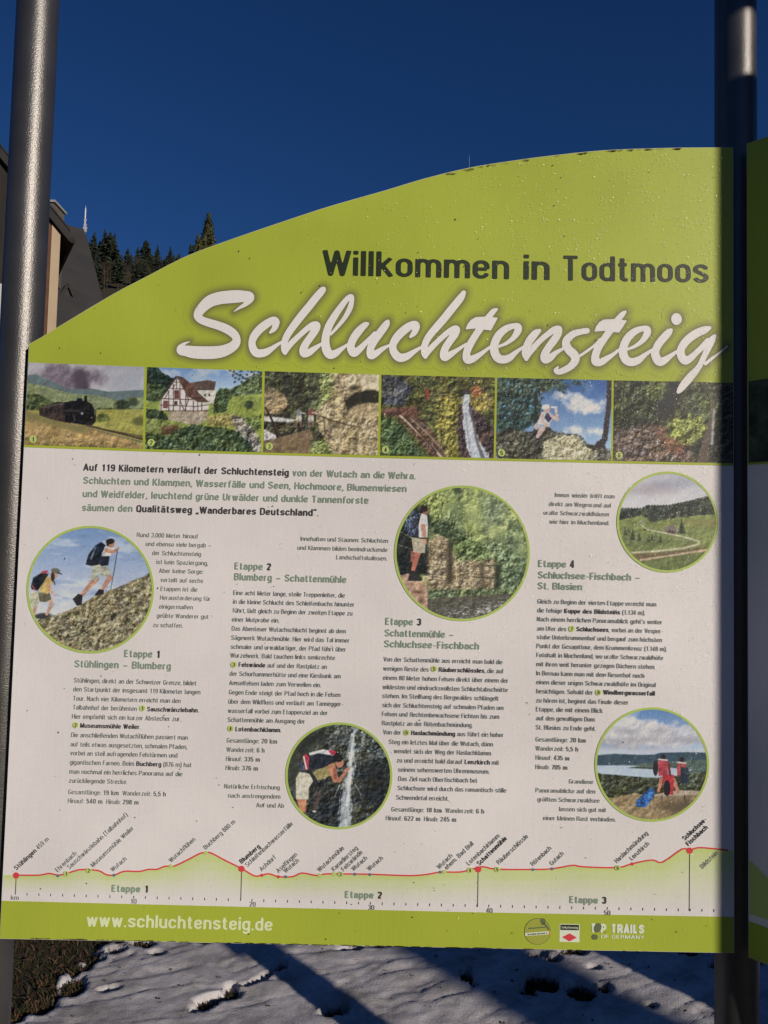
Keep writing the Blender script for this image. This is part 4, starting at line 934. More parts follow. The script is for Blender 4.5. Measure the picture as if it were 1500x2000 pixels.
def finish(C, T, seed, X, Y):
    def relief(z, sd, o):                                                # light catching one side of clumps and stones, as in a real photograph
        return fbm(X / z, Y / z, seed + sd, o) - fbm(X / z + .30, Y / z + .38, seed + sd, o)
    d = np.tanh(4.5 * relief(15, 5, 3)) * .50 + np.tanh(4.0 * relief(7, 9, 3)) * .62 + np.tanh(3.6 * relief(3.4, 13, 2)) * .50
    T = np.clip(T, 0, .5)[..., None]; d = d[..., None] * (T * 1.6) ** 1.5 * .72
    C = C * (1 + d) + np.maximum(d, 0) * 14
    C = C * (1 + .05 * fbm(X / 1.6, Y / 1.6, seed, 2)[..., None]) + T * 26 * fbm(X / 17, Y / 17, seed + 3, 3)[..., None] * np.array([1.0, .5, -.5])
    C = np.clip(C, 6, 232); m = C.mean(-1, keepdims=True)
    gs = np.clip((C[..., 1:2] - np.maximum(C[..., 0:1], C[..., 2:3])) / 30, 0, 1)
    C = m + (C - m) * (0.86 - .28 * gs) + gs * np.array([7, 1, 1])
    return np.clip(C, 14, 226)

def strip_photo(x0, x1, fn, ox, oy, sc, label, x0b=None, x1b=None):
    step = 1.25; nx = int((x1 - x0) / step) + 1; ny = int(162 / step)
    s, t = np.meshgrid(np.linspace(0, 1, nx), np.linspace(0, 1, ny))
    xt = x0 + s * (x1 - x0); xb = (x0b or x0 - 4) + s * ((x1b or x1 - 3.5) - (x0b or x0 - 4))
    yt, yb = topy(xt), boty(xb)
    PX = xt * (1 - t) + xb * t; PY = yt * (1 - t) + yb * t
    p = Paint(PX, PY, ox, oy, sc); fn(p)
    c = ink(finish(p.C, p.T, int(x0), PX, PY))
    bx, bz = B(PX, PY); bx = np.clip(bx, x_left + 2 * eps, x_right - 2 * eps)
    i = np.arange(ny * nx).reshape(ny, nx)
    q = np.stack([i[1:, :-1], i[1:, 1:], i[:-1, 1:], i[:-1, :-1]], -1).reshape(-1)
    me = raw_mesh('photo_print', on_panel(bx.ravel(), bz.ravel(), 2), q, np.full(len(q) // 4, 4), [M_print], col=c.reshape(-1, 3))
    link('photo_print', me, panel, label=label)
strip_photo(50, 282, train, 30, 690, 3.0612, 'photo of a black steam train in yellow fields', 46, 279)
strip_photo(287.5, 512.5, mill, 30, 690, 3.0612, 'photo of a half-timbered mill in green woods', 283.5, 510)
strip_photo(517.5, 740.5, rockpath, 500, 710, 3.125, 'photo of two hikers on a path under pale rocks', 514.5, 737.5)
strip_photo(745.5, 967, falls, 500, 710, 3.125, 'photo of a tall narrow waterfall among shrubs', 742.5, 964)
strip_photo(971.5, 1194.5, drinker, 950, 720, 2.7273, 'photo of a woman drinking on a rock under blue sky', 968.5, 1193)
strip_photo(1199, 1433.5, creek, 950, 720, 2.7273, 'photo of a dark rocky creek bed in woods', 1197, 1432.5)

def round_photo(cx, cy, r, fn, ox, oy, sc, label, ring=4.6):
    nr, na = int(r / 1.35), int(2 * math.pi * r / 2.0)
    rr_ = np.linspace(0.012, 1, nr) * (r - ring + 0.6); aa = np.arange(na) / na * 2 * math.pi
    R_, A_ = np.meshgrid(rr_, aa, indexing='ij')
    PX = cx + R_ * np.cos(A_); PY = cy + R_ * np.sin(A_)
    p = Paint(PX, PY, ox, oy, sc); fn(p); c = ink(finish(p.C, p.T, int(cx), PX, PY))
    bx, bz = B(PX, PY); keep = x_right - 2 * eps
    i = np.arange(nr * na).reshape(nr, na); j = np.roll(i, -1, axis=1)
    q = np.stack([i[:-1], i[1:], j[1:], j[:-1]], -1).reshape(-1)
    loops = np.concatenate([q, i[0]]); sizes = np.concatenate([np.full(len(q) // 4, 4), [na]])
    me = raw_mesh('round_photo_print', on_panel(np.minimum(bx.ravel(), keep), bz.ravel(), 2), loops, sizes, [M_print], col=c.reshape(-1, 3))
    o = link('round_photo_print', me, panel, label=label)
    tb = TextBlock()
    n = 120; a = np.linspace(0, 2 * math.pi, n + 1)
    for k in range(n):
        P = [(cx + r * math.cos(a[k]), cy + r * math.sin(a[k])), (cx + r * math.cos(a[k + 1]), cy + r * math.sin(a[k + 1])),
             (cx + (r - ring) * math.cos(a[k + 1]), cy + (r - ring) * math.sin(a[k + 1])), (cx + (r - ring) * math.cos(a[k]), cy + (r - ring) * math.sin(a[k]))]
        bx, bz = B([q_[0] for q_ in P], [q_[1] for q_ in P]); tb.poly(list(zip(np.minimum(bx, keep), bz)), M_ring)
    tb.build('green_ring', panel, 3, on_panel)
round_photo(176.7, 1151.5, 124.6, hikers, 30, 890, 3.5714, 'round photo of two hikers climbing a rocky slope')
round_photo(902.3, 1080.6, 132.5, gorge, 730, 920, 4.5455, 'round photo of a hiker above a green gorge')
round_photo(662, 1515, 104.6, cascade, 430, 1340, 4.2857, 'round photo of a hiker drinking at a cascade')
round_photo(1303, 1019.6, 98.8, valley, 1030, 900, 3.8462, 'round photo of farmhouses in a green valley')
round_photo(1273, 1493, 111.8, lake, 1030, 1240, 3.8462, 'round photo of hikers resting above a lake')

# ------------------------------------------------------------------ lettering
SLOPE = lambda y: 0.0277 - 0.0062 * (y - 720) / 1130
PXM = YB / F_PX                                    # metres on the panel per photo pixel
def put(tb, text, x0, x1, y0, cap, normal, bold, res=11, y1=None, **k):
    if y1 is None: y1 = y0 + (x1 - x0) * SLOPE(y0)
    a = B(x0, y0); b = B(x1, y1)
    tb.line(text, (float(a[0]), float(a[1])), (float(b[0]), float(b[1])), cap * PXM * 1.002, normal, bold, res, **k)

t = TextBlock()
put(t, '*Willkommen', 630, 993, 537.5, 50.5, M_black, M_black, 30, 545.5, sb=0.066)
t.build('welcome_word', panel, 3, on_panel, label='black word Willkommen'); t = TextBlock()
put(t, '*in', 1022, 1072, 546, 50.5, M_black, M_black, 30, 547.2, sb=0.066)
t.build('welcome_word', panel, 3, on_panel, label='black word in'); t = TextBlock()
put(t, '*Todtmoos', 1097, 1382, 548, 50.5, M_black, M_black, 30, 552.5, sb=0.066)
t.build('welcome_word', panel, 3, on_panel, label='black word Todtmoos')

t = TextBlock()
put(t, '*Auf 119 Kilometern verläuft der Schluchtensteig* von der Wutach an die Wehra.', 163, 812, 919, 13.6, M_head, M_dark, 14, 936, sn=.072, sb=.078)
put(t, 'Schluchten und Klammen, Wasserfälle und Seen, Hochmoore, Blumenwiesen', 163, 794, 944.5, 13.6, M_head, M_dark, 14, 961, sn=.072)
put(t, 'und Weidfelder, leuchtend grüne Urwälder und dunkle Tannenforste', 162, 720, 970.5, 13.6, M_head, M_dark, 14, 984, sn=.072)
put(t, 'säumen den *Qualitätsweg „Wanderbares Deutschland“*.', 160.5, 622, 997.5, 13.6, M_head, M_dark, 14, 1008, sn=.072, sb=.078)
t.build('introduction_lettering', panel, 3, on_panel)

def block(name, lines, cap, n, b, **k):
    t = TextBlock()
    for l in lines: put(t, l[0], l[1], l[2], l[3], cap, n, b, y1=(l[4] if len(l) > 4 else None), **k)
    return t.build(name, panel, 3, on_panel)
block('caption_lettering', [('Rund 3.000 Meter hinauf', 267.7, 387.6, 1048.5), ('und ebenso viele bergab –', 285, 413, 1066), ('der Schluchtensteig', 297.7, 393, 1083.8), ('ist kein Spaziergang,', 306, 406.6, 1101.4),
    ('Aber keine Sorge:', 311, 397, 1118.5), ('verteilt auf sechs', 314, 397, 1136.4), ('Etappen ist die', 314, 386, 1153.8), ('Herausforderung für', 313, 411.4, 1171), ('einigermaßen', 311, 377, 1188.5),
    ('geübte Wanderer gut', 306.7, 408, 1206), ('zu schaffen.', 299, 357, 1224.4)], 8.6, M_cap, M_body)
block('caption_lettering', [('Innehalten und Staunen: Schluchten', 587.5, 758.2, 1056), ('und Klammen bilden beeindruckende', 581.4, 757, 1073.5), ('Landschaftskulissen.', 657, 756.4, 1092.2)], 8.6, M_cap, M_body)
block('caption_lettering', [('Natürliche Erfrischung', 438.6, 546.7, 1539.5), ('nach anstrengendem', 446, 548, 1557.5), ('Auf und Ab', 501, 555, 1576.4)], 8.6, M_cap, M_body)
block('caption_lettering', [('Immer wieder trifft man', 1084, 1200.3, 970.5), ('direkt am Wegesrand auf', 1072.4, 1194.3, 988.2), ('uralte Schwarzwaldhäuser', 1062, 1191, 1005.2), ('wie hier in Muchenland.', 1073, 1190, 1022.7)], 8.6, M_cap, M_body)
block('caption_lettering', [('Grandiose', 1111.4, 1158.7, 1530), ('Panoramablicke auf den', 1046.4, 1162.6, 1547.3), ('größten Schwarzwaldsee', 1050, 1171, 1565), ('lassen sich gut mit', 1092.4, 1184, 1584), ('einer kleinen Rast verbinden.', 1061, 1202.4, 1601.4)], 8.6, M_cap, M_body)
H = dict(cap=13.8, n=M_head, b=M_dark, res=14, sn=.076, sb=.09)
block('stage_heading', [('Etappe *1', 243, 313, 1283), ('Stühlingen – Blumberg', 146, 334, 1303)], **H)
block('stage_heading', [('Etappe *2', 458.3, 529.5, 1112), ('Blumberg – Schattenmühle', 457.5, 676.6, 1133)], **H)
block('stage_heading', [('Etappe *3', 752.7, 822.5, 1220), ('Schattenmühle –', 751.6, 886.6, 1242.7), ('Schluchsee-Fischbach', 750.5, 935.7, 1264)], **H)
block('stage_heading', [('Etappe *4', 1051.3, 1121.8, 1107.2), ('Schluchsee-Fischbach –', 1050.8, 1250.5, 1129.4), ('St. Blasien', 1050.3, 1137, 1150.7)], **H)
BD = dict(cap=8.9, n=M_body, b=M_dark, sb=.076)
block('stage_text', [('Stühlingen, direkt an der Schweizer Grenze, bildet', 144.8, 384, 1332.7), ('den Startpunkt der insgesamt 119 Kilometer langen', 143.7, 391.6, 1350), ('Tour. Nach vier Kilometern erreicht man den', 143, 353, 1368),
    ('Talbahnhof der berühmten', 142.6, 267.4, 1385.4), ('*Sauschwänzlebahn*.', 287.7, 388.4, 1389), ('Hier empfiehlt sich ein kurzer Abstecher zur', 141, 351.5, 1403.3), ('*Museumsmühle Weiler*.', 157, 275, 1421),
    ('Die anschließenden Wutachflühen passiert man', 139.4, 367, 1439.3), ('auf teils etwas ausgesetzten, schmalen Pfaden,', 138, 366, 1457.5), ('vorbei an steil aufragenden Felstürmen und', 137.7, 346.8, 1474.7),
    ('gigantischen Farnen. Beim *Buchberg* (876 m) hat', 137, 374.5, 1492.7), ('man nochmal ein herrliches Panorama auf die', 136, 356.4, 1510.8), ('zurückliegende Strecke.', 135, 248.7, 1528.5)], **BD)
block('stage_text', [('Eine acht Meter lange, steile Treppenleiter, die', 456, 673.7, 1161.7), ('in die kleine Schlucht des Schleifenbachs hinunter', 455.6, 692.5, 1179), ('führt, lädt gleich zu Beginn der zweiten Etappe zu', 454.5, 688.4, 1196.3),
    ('einer Mutprobe ein.', 453.3, 545.6, 1213.8), ('Das Abenteuer Wutachschlucht beginnt ab dem', 453, 675.5, 1231.5), ('Sägewerk Wutachmühle. Hier wird das Tal immer', 452, 683, 1249.4), ('schmaler und urwaldartiger, der Pfad führt über', 451, 676, 1267),
    ('Wurzelwerk. Bald tauchen links senkrechte', 450.4, 654.4, 1284), ('*Felswände* auf und der Rastplatz an', 466.3, 638.5, 1302.2), ('der Schurhammerhütte und eine Kiesbank am', 448.8, 665.7, 1319.6), ('Amselfelsen laden zum Verweilen ein.', 448, 627.2, 1337.8),
    ('Gegen Ende steigt der Pfad hoch in die Felsen', 447.5, 665, 1356), ('über dem Wildfluss und verläuft am Tannegger-', 446.3, 670.8, 1374), ('wasserfall vorbei zum Etappenziel an der', 445.6, 640.4, 1392), ('Schattenmühle am Ausgang der', 445, 596, 1409.6), ('*Lotenbachklamm*.', 460.3, 549.5, 1428)], **BD)
block('stage_text', [('Von der Schattenmühle aus erreicht man bald die', 749.4, 981.5, 1291.6), ('wenigen Reste des', 748.7, 837.4, 1309.6), ('*Räuberschlössles*, die auf', 857, 983.7, 1312), ('einem 80 Meter hohen Felsen direkt über einem der', 748.3, 993, 1327.6),
    ('wildesten und eindrucksvollsten Schluchtabschnitte', 747.6, 991.8, 1345.7), ('stehen. Im Steilhang des Bergwaldes schlängelt', 747, 973.8, 1363), ('sich der Schluchtensteig auf schmalen Pfaden um', 746.7, 983.4, 1381), ('Felsen und flechtenbewachsene Fichten bis zum', 746.3, 974.9, 1398.5),
    ('Rastplatz an der Rötenbachmündung.', 746.3, 923, 1416.3), ('Von der', 748.7, 783.5, 1434), ('*Haslachmündung* aus führt ein hoher', 803.3, 983.7, 1435.4), ('Steg ein letztes Mal über die Wutach, dann', 759.7, 962.8, 1453), ('wendet sich der Weg der Haslachklamm', 769.6, 959, 1470.9),
    ('zu und erreicht bald darauf *Lenzkirch* mit', 775, 974.9, 1489), ('seinem sehenswerten Uhrenmuseum.', 777.7, 956, 1507), ('Das Ziel nach Oberfischbach bei', 778, 931.3, 1525), ('Schluchsee wird durch das romantisch-stille', 776.9, 989, 1543), ('Schwendetal erreicht.', 774, 876.7, 1561.5)], **BD)
block('stage_text', [('Gleich zu Beginn der vierten Etappe erreicht man', 1050, 1281.7, 1178.7), ('die felsige *Kuppe des Bildsteins* (1.134 m).', 1049.5, 1260, 1196), ("Nach einem herrlichen Panoramablick geht's weiter", 1049, 1293.4, 1213.3), ('am Ufer des', 1049, 1106, 1231.5), ('*Schluchsees*, vorbei an der Vesper-', 1125.7, 1295.2, 1232.8),
    ('stube Unterkrummenhof und bergauf zum höchsten', 1048.7, 1292.6, 1248.2), ('Punkt der Gesamttour, dem Krummenkreuz (1.148 m).', 1048, 1302.5, 1265.7), ('Fotohalt in Muchenland, wo uralte Schwarzwaldhöfe', 1048, 1295.2, 1283.2), ('mit ihren weit herunter gezogen Dächern stehen.', 1047.7, 1280, 1301),
    ('In Bernau kann man mit dem Resenhof noch', 1047.7, 1258.3, 1318.8), ('einen dieser urigen Schwarzwaldhöfe im Original', 1047.7, 1280.4, 1336.3), ('besichtigen. Sobald der', 1047.7, 1158.2, 1354), ('*Windbergwasserfall', 1178.2, 1278.8, 1356.2), ('zu hören ist, beginnt das Finale dieser', 1047, 1227.6, 1371.8),
    ('Etappe, die mit einem Blick', 1047, 1177, 1389.2), ('auf den gewaltigen Dom', 1047, 1161.3, 1406.6), ('St. Blasius zu Ende geht.', 1046.4, 1164, 1424.6)], **BD)
FD = dict(cap=8.9, n=M_cap, b=M_body, sb=.074)
block('stage_figures', [('Gesamtlänge: *19 km*  Wanderzeit: *5,5 h', 134, 324.4, 1550.7), ('Hinauf: *540 m*  Hinab: *298 m', 133, 271, 1568)], **FD)
block('stage_figures', [('Gesamtlänge: *20 km', 443.3, 541.5, 1450), ('Wanderzeit: *6 h', 442.8, 517, 1468), ('Hinauf: *335 m', 441.7, 508, 1486), ('Hinab: *376 m', 441, 504, 1503.5)], **FD)
block('stage_figures', [('Gesamtlänge: *18 km*  Wanderzeit: *6 h', 765, 945.6, 1584.6), ('Hinauf: *622 m*  Hinab: *245 m', 754, 891, 1601.8)], **FD)
block('stage_figures', [('Gesamtlänge: *20 km', 1046.4, 1144, 1448), ('Wanderzeit: *5,5 h', 1046.4, 1129.3, 1465.6), ('Hinauf: *435 m', 1046.4, 1112, 1483.6), ('Hinab: *705 m', 1046, 1108, 1501.8)], **FD)

def disc(tb, cx, cy, r, mat, n=20):
    a = np.linspace(0, 2 * math.pi, n, endpoint=False); x, z = B(cx + r * np.cos(a), cy + r * np.sin(a)); tb.poly(list(zip(x, z)), mat)
def badge(num, cx, cy, r):
    tb = TextBlock(); disc(tb, cx, cy, r, M_badge); tb.build('number_badge', panel, 4, on_panel)
    t2 = TextBlock(); put(t2, '*' + num, cx - r * .36, cx + r * .36, cy + r * .62, r * 1.2, M_dark, M_dark, 11); t2.build('badge_numeral', panel, 5, on_panel)
for i, (x, y) in enumerate([(65, 858), (295.6, 864.5), (526, 872), (753, 878.6), (979.5, 884.6), (1208.8, 889.5)]): badge(str(i + 1), x, y, 7.2)
for nme, x, y in (('1', 278.5, 1383), ('2', 148, 1415.9), ('3', 456.7, 1297.8), ('4', 450.5, 1422.6), ('5', 847.7, 1306), ('6', 794.2, 1430.3), ('7', 1116.3, 1227.8), ('8', 1168.6, 1352)): badge(nme, x, y, 6.0)

# ---- the height profile
prof = [(-4, 1709), (32, 1709), (76.8, 1709), (96, 1705.6), (113.6, 1709), (130, 1706), (144, 1701.4), (160, 1698), (192, 1700), (208, 1708), (224, 1708.8), (243, 1701.4), (272, 1701.8), (291, 1697.6), (307, 1697.6), (323, 1691.5), (339, 1691.8), (365, 1680), (390, 1667), (400, 1665), (413, 1666), (441.6, 1681), (472, 1696),
        (496.7, 1710.3), (512, 1709), (526, 1706.3), (544, 1711.9), (572, 1711.9), (590, 1704.8), (618, 1709.7), (636, 1706.6), (664, 1706.6), (723.6, 1707.3), (798.8, 1710), (835.6, 1707.3), (860, 1703), (897, 1703), (917.5, 1698.8), (942.4, 1692.5), (969.6, 1697.4), (1042, 1697.9), (1078.4, 1696.5), (1119, 1689.7), (1137, 1692.5), (1205.3, 1694.3),
        (1234.8, 1686.6), (1273.3, 1679.3), (1293.7, 1683.8), (1332, 1658), (1346.8, 1660.7), (1364, 1655.3), (1400, 1658), (1433, 1662)]
prof = catmull(prof, 3)
kx = np.linspace(7, 1432.5, 360); ky = np.interp(kx, prof[:, 0], prof[:, 1])
tline = lambda x: np.interp(x, [0, 261, 725, 1186, 1440], [1742, 1749, 1761, 1771, 1776])
tt = np.linspace(0, 1, 18)[:, None]
PX = np.broadcast_to(kx, (18, len(kx))); PY = ky + (tline(kx) - ky) * tt
g = (1 - tt) ** 1.15 * (1 - 0.12 * (np.floor(PY / 9) % 2)); g = np.broadcast_to(g, PX.shape)[..., None]
C = ink((208, 192, 178)) * (1 - g) + ink((182, 186, 104)) * g
bx, bz = B(PX, PY); bx = np.clip(bx, x_left + 2 * eps, x_right - 2 * eps)
i = np.arange(PX.size).reshape(PX.shape); q = np.stack([i[1:, :-1], i[1:, 1:], i[:-1, 1:], i[:-1, :-1]], -1).reshape(-1)
link('height_profile', raw_mesh('height_profile', on_panel(bx.ravel(), bz.ravel(), 1), q, np.full(len(q) // 4, 4), [M_print], col=C.reshape(-1, 3)), panel)
t = TextBlock()
def pline(tb, pts, r, mat):
    pts = np.array(pts, float); d = np.gradient(pts, axis=0); n_ = np.stack([-d[:, 1], d[:, 0]], 1); n_ /= np.linalg.norm(n_, axis=1, keepdims=True)
    a = pts + n_ * r; b = pts - n_ * r
    ax_, az_ = B(a[:, 0], a[:, 1]); bx_, bz_ = B(b[:, 0], b[:, 1]); lim = x_right - 2 * eps
    for k in range(len(pts) - 1): tb.poly([(min(ax_[k], lim), az_[k]), (min(bx_[k], lim), bz_[k]), (min(bx_[k + 1], lim), bz_[k + 1]), (min(ax_[k + 1], lim), az_[k + 1])], mat)
pp = prof[(prof[:, 0] > 30) & (prof[:, 0] < 1433)]
pline(t, pp, 1.5, M_red)
t.build('trail_line', panel, 2, on_panel)
for lst, r_, m_, n_ in ((((32, 1709.5), (472, 1696.5), (934, 1697.5), (1346.8, 1661)), 6.2, M_red, 20), (((512, 1709), (544, 1712), (1234.8, 1687)), 3.2, M_red, 12),
        (((113.6, 1710), (223, 1709), (558, 1712), (693, 1707), (722.6, 1707.6), (860, 1703), (1041, 1698), (1078, 1696.5)), 3.0, M_blue, 12),
        (((334, 1691.5), (402, 1665.5), (625, 1709.5), (652, 1707), (868, 1702.5)), 4.2, M_badge, 12)):
    for x, y in lst: t = TextBlock(); disc(t, x, y, r_, m_, n_); t.build('place_marker', panel, 3, on_panel)
for nme, x, y in (('1', 130, 1706), ('2', 174, 1700), ('3', 665, 1707), ('4', 917.7, 1699), ('5', 971, 1697.6), ('6', 1206, 1694.6)): badge(nme, x, y, 5.6)
t = TextBlock()
for x0, y0, x1, y1 in ((31.8, 1716, 30.3, 1747), (472, 1703, 470.3, 1759), (933.8, 1704, 932.6, 1771), (1346.6, 1668, 1346, 1778.5)): pline(t, [(x0, y0), (x1, y1)], .8, M_dark)
for k in range(1, 60):
    x = 261.3 + (k - 10) * 23.12
    if x > 1395: break
    if abs(x - 470) < 6: continue
    y = np.interp(x, [0, 261, 725, 1186, 1440], [1745, 1752, 1764.3, 1774, 1779]); pline(t, [(x + .1, y - 2.6), (x - .1, y + 2.6)], .7, M_dark)
t.build('kilometre_scale', panel, 2, on_panel, kind='stuff')
for s_, xc, y in (('10', 261, 1764.5), ('20', 493.5, 1770.3), ('30', 725, 1776.5), ('40', 956, 1782.3), ('50', 1186, 1787)): t = TextBlock(); put(t, s_, xc - 6, xc + 6, y, 9, M_body, M_dark); t.build('kilometre_number', panel, 3, on_panel)
t = TextBlock(); put(t, 'km', 22, 37, 1757, 8.5, M_body, M_dark); t.build('kilometre_unit', panel, 3, on_panel)
for s_, a, b, y in (('Etappe *1', 218, 290, 1741.5), ('Etappe *2', 673.5, 746, 1753.5), ('Etappe *3', 1112, 1184, 1763.5)): t = TextBlock(); put(t, s_, a, b, y, 13.4, M_head, M_dark, 14, sn=.088, sb=.1); t.build('stage_name', panel, 3, on_panel)
for s_, a, b, c, d in (('*Stühlingen* 459 m', 33, 1700, 97, 1640), ('Ehrenbach', 113.5, 1703.5, 151, 1668), ('Sauschwänzlebahn (Talbahnhof)', 136.5, 1698, 251, 1592.5), ('Museumsmühle Weiler', 182.5, 1694, 263, 1618.5), ('Wutach', 221, 1703, 249, 1678.6),
        ('Wutachflühen', 335, 1685, 383, 1640.5), ('Buchberg 880 m', 402.5, 1659.5, 461, 1606), ('*Blumberg', 472.5, 1687, 509.5, 1654.5), ('Schleifenbachwasserfälle', 484, 1693.5, 573.5, 1610), ('Achdorf', 512, 1702, 540.5, 1675.3), ('Aselfingen', 544.8, 1705, 582, 1670),
        ('Wutach', 558.5, 1705.5, 585.5, 1682), ('Wutachmühle', 625, 1703.2, 673.5, 1657.4), ('Kanadiersteg', 652.8, 1702, 700, 1657.4), ('Felswände', 671.8, 1702, 709.5, 1665.4), ('Wutach', 691.5, 1701.5, 718.7, 1677), ('Wutach', 722, 1701.5, 749.4, 1677), ('Wutach', 858.5, 1698, 885, 1672),
        ('ehem. Bad Boll', 873, 1699, 926, 1649), ('Lotenbachklamm', 916.3, 1690.5, 977, 1633.5), ('*Schattenmühle', 936.7, 1691, 991, 1638.5), ('Räuberschlössle', 975, 1688.7, 1032.5, 1634.5), ('Rötenbach', 1041.5, 1692, 1078, 1657.5), ('Gutach', 1078.5, 1690.7, 1102, 1668),
        ('Haslachmündung', 1205.5, 1686, 1266.5, 1628.5), ('Lenzkirch', 1234.5, 1680.7, 1269, 1649), ('*Schluchsee-', 1337.8, 1642, 1381, 1601.8), ('*Fischbach', 1344.6, 1652.6, 1383, 1617), ('Bildstein', 1372, 1697, 1403, 1667)):
    t = TextBlock(); put(t, s_, a, c, b, 8.8, M_body, M_dark, y1=d, sn=.058, sb=.078); t.build('place_name', panel, 3, on_panel)

# ---- footer
t = TextBlock(); put(t, 'www.schluchtensteig.de', 168.5, 531.5, 1808.5, 23.5, M_urn, M_urn, 20, 1817.5, sn=.072)
t.build('web_address_lettering', panel, 3, on_panel, label='pale letters reading www.schluchtensteig.de')
M_lg = print_mat('logo_grey_ink', tuple(ink((96, 98, 66)))); M_lo = print_mat('logo_ochre_ink', tuple(ink((150, 146, 58)))); M_lw = print_mat('logo_white_ink', tuple(ink((205, 200, 170)))); M_or = print_mat('logo_orange_ink', tuple(ink((200, 140, 50))))
t = TextBlock(); disc(t, 1049.5, 1819, 26, M_lg, 40); t.build('round_emblem', panel, 2, on_panel)
t = TextBlock(); disc(t, 1049.5, 1819, 24.9, M_lo, 40); t.build('emblem_face', panel, 3, on_panel)
t = TextBlock()
def quad(tb, P, mat): x, z = B([q[0] for q in P], [q[1] for q in P]); tb.poly(list(zip(x, z)), mat)
quad(t, [(1025, 1821.5), (1072, 1818), (1073, 1824), (1026, 1827.5)], M_lw)
pline(t, [(1062, 1802), (1068, 1809), (1072, 1816)], 1.6, M_lg); pline(t, [(1073, 1817), (1073.5, 1822), (1072, 1826)], 1.6, M_or)
disc(t, 1060, 1798, 5.4, M_lg, 16); quad(t, [(1056.5, 1803), (1063, 1803), (1062, 1806), (1058, 1806)], M_lg)
quad(t, [(1032, 1811.5), (1066, 1809), (1066, 1811.4), (1032, 1814)], M_lg)
t.build('emblem_drawing', panel, 4, on_panel)
t = TextBlock(); put(t, '*WANDERBARES', 1030, 1069, 1826.2, 3.2, M_lg, M_lg, 11, 1823.2); t.build('emblem_lettering', panel, 5, on_panel)
t = TextBlock(); quad(t, [(1093, 1804), (1132, 1804.8), (1131.5, 1840), (1092.5, 1839)], M_lw); t.build('trail_mark_field', panel, 2, on_panel)
t = TextBlock(); quad(t, [(1094.6, 1805.2), (1130.6, 1805.8), (1130.4, 1816.4), (1094.4, 1815.8)], M_black); quad(t, [(1097.5, 1829.8), (1112.5, 1822.4), (1126.5, 1830.6), (1112, 1838.2)], M_red); t.build('trail_mark_diamond', panel, 3, on_panel)
t = TextBlock(); put(t, 'Schluchtensteig', 1096.5, 1128.5, 1812.6, 4.2, M_lw, M_lw, 11); t.build('trail_mark_lettering', panel, 4, on_panel)
t = TextBlock(); put(t, '*T', 1152.5, 1164, 1820.5, 16.5, M_lw, M_lw, 14, sb=.12); put(t, '*P TRAILS', 1172.5, 1257.5, 1821.2, 16.5, M_lw, M_lw, 14, sb=.12)
put(t, 'OF GERMANY', 1173, 1257.5, 1831.8, 6.6, M_lw, M_lw, 11); t.build('partner_lettering', panel, 3, on_panel)
t = TextBlock()
a = np.linspace(0, 2 * math.pi, 24, endpoint=False)
for cx, cy, rx, ry, an in ((1167, 1811.5, 7.2, 9.6, 25), (1161.5, 1829.5, 5.8, 5.4, 0)):
    ex, ey = rx * np.cos(a), ry * np.sin(a); r_ = math.radians(an)
    x, z = B(cx + ex * math.cos(r_) - ey * math.sin(r_), cy + ex * math.sin(r_) + ey * math.cos(r_)); t.poly(list(zip(x, z)), M_lg)
t.build('footprint_emblem', panel, 4, on_panel)

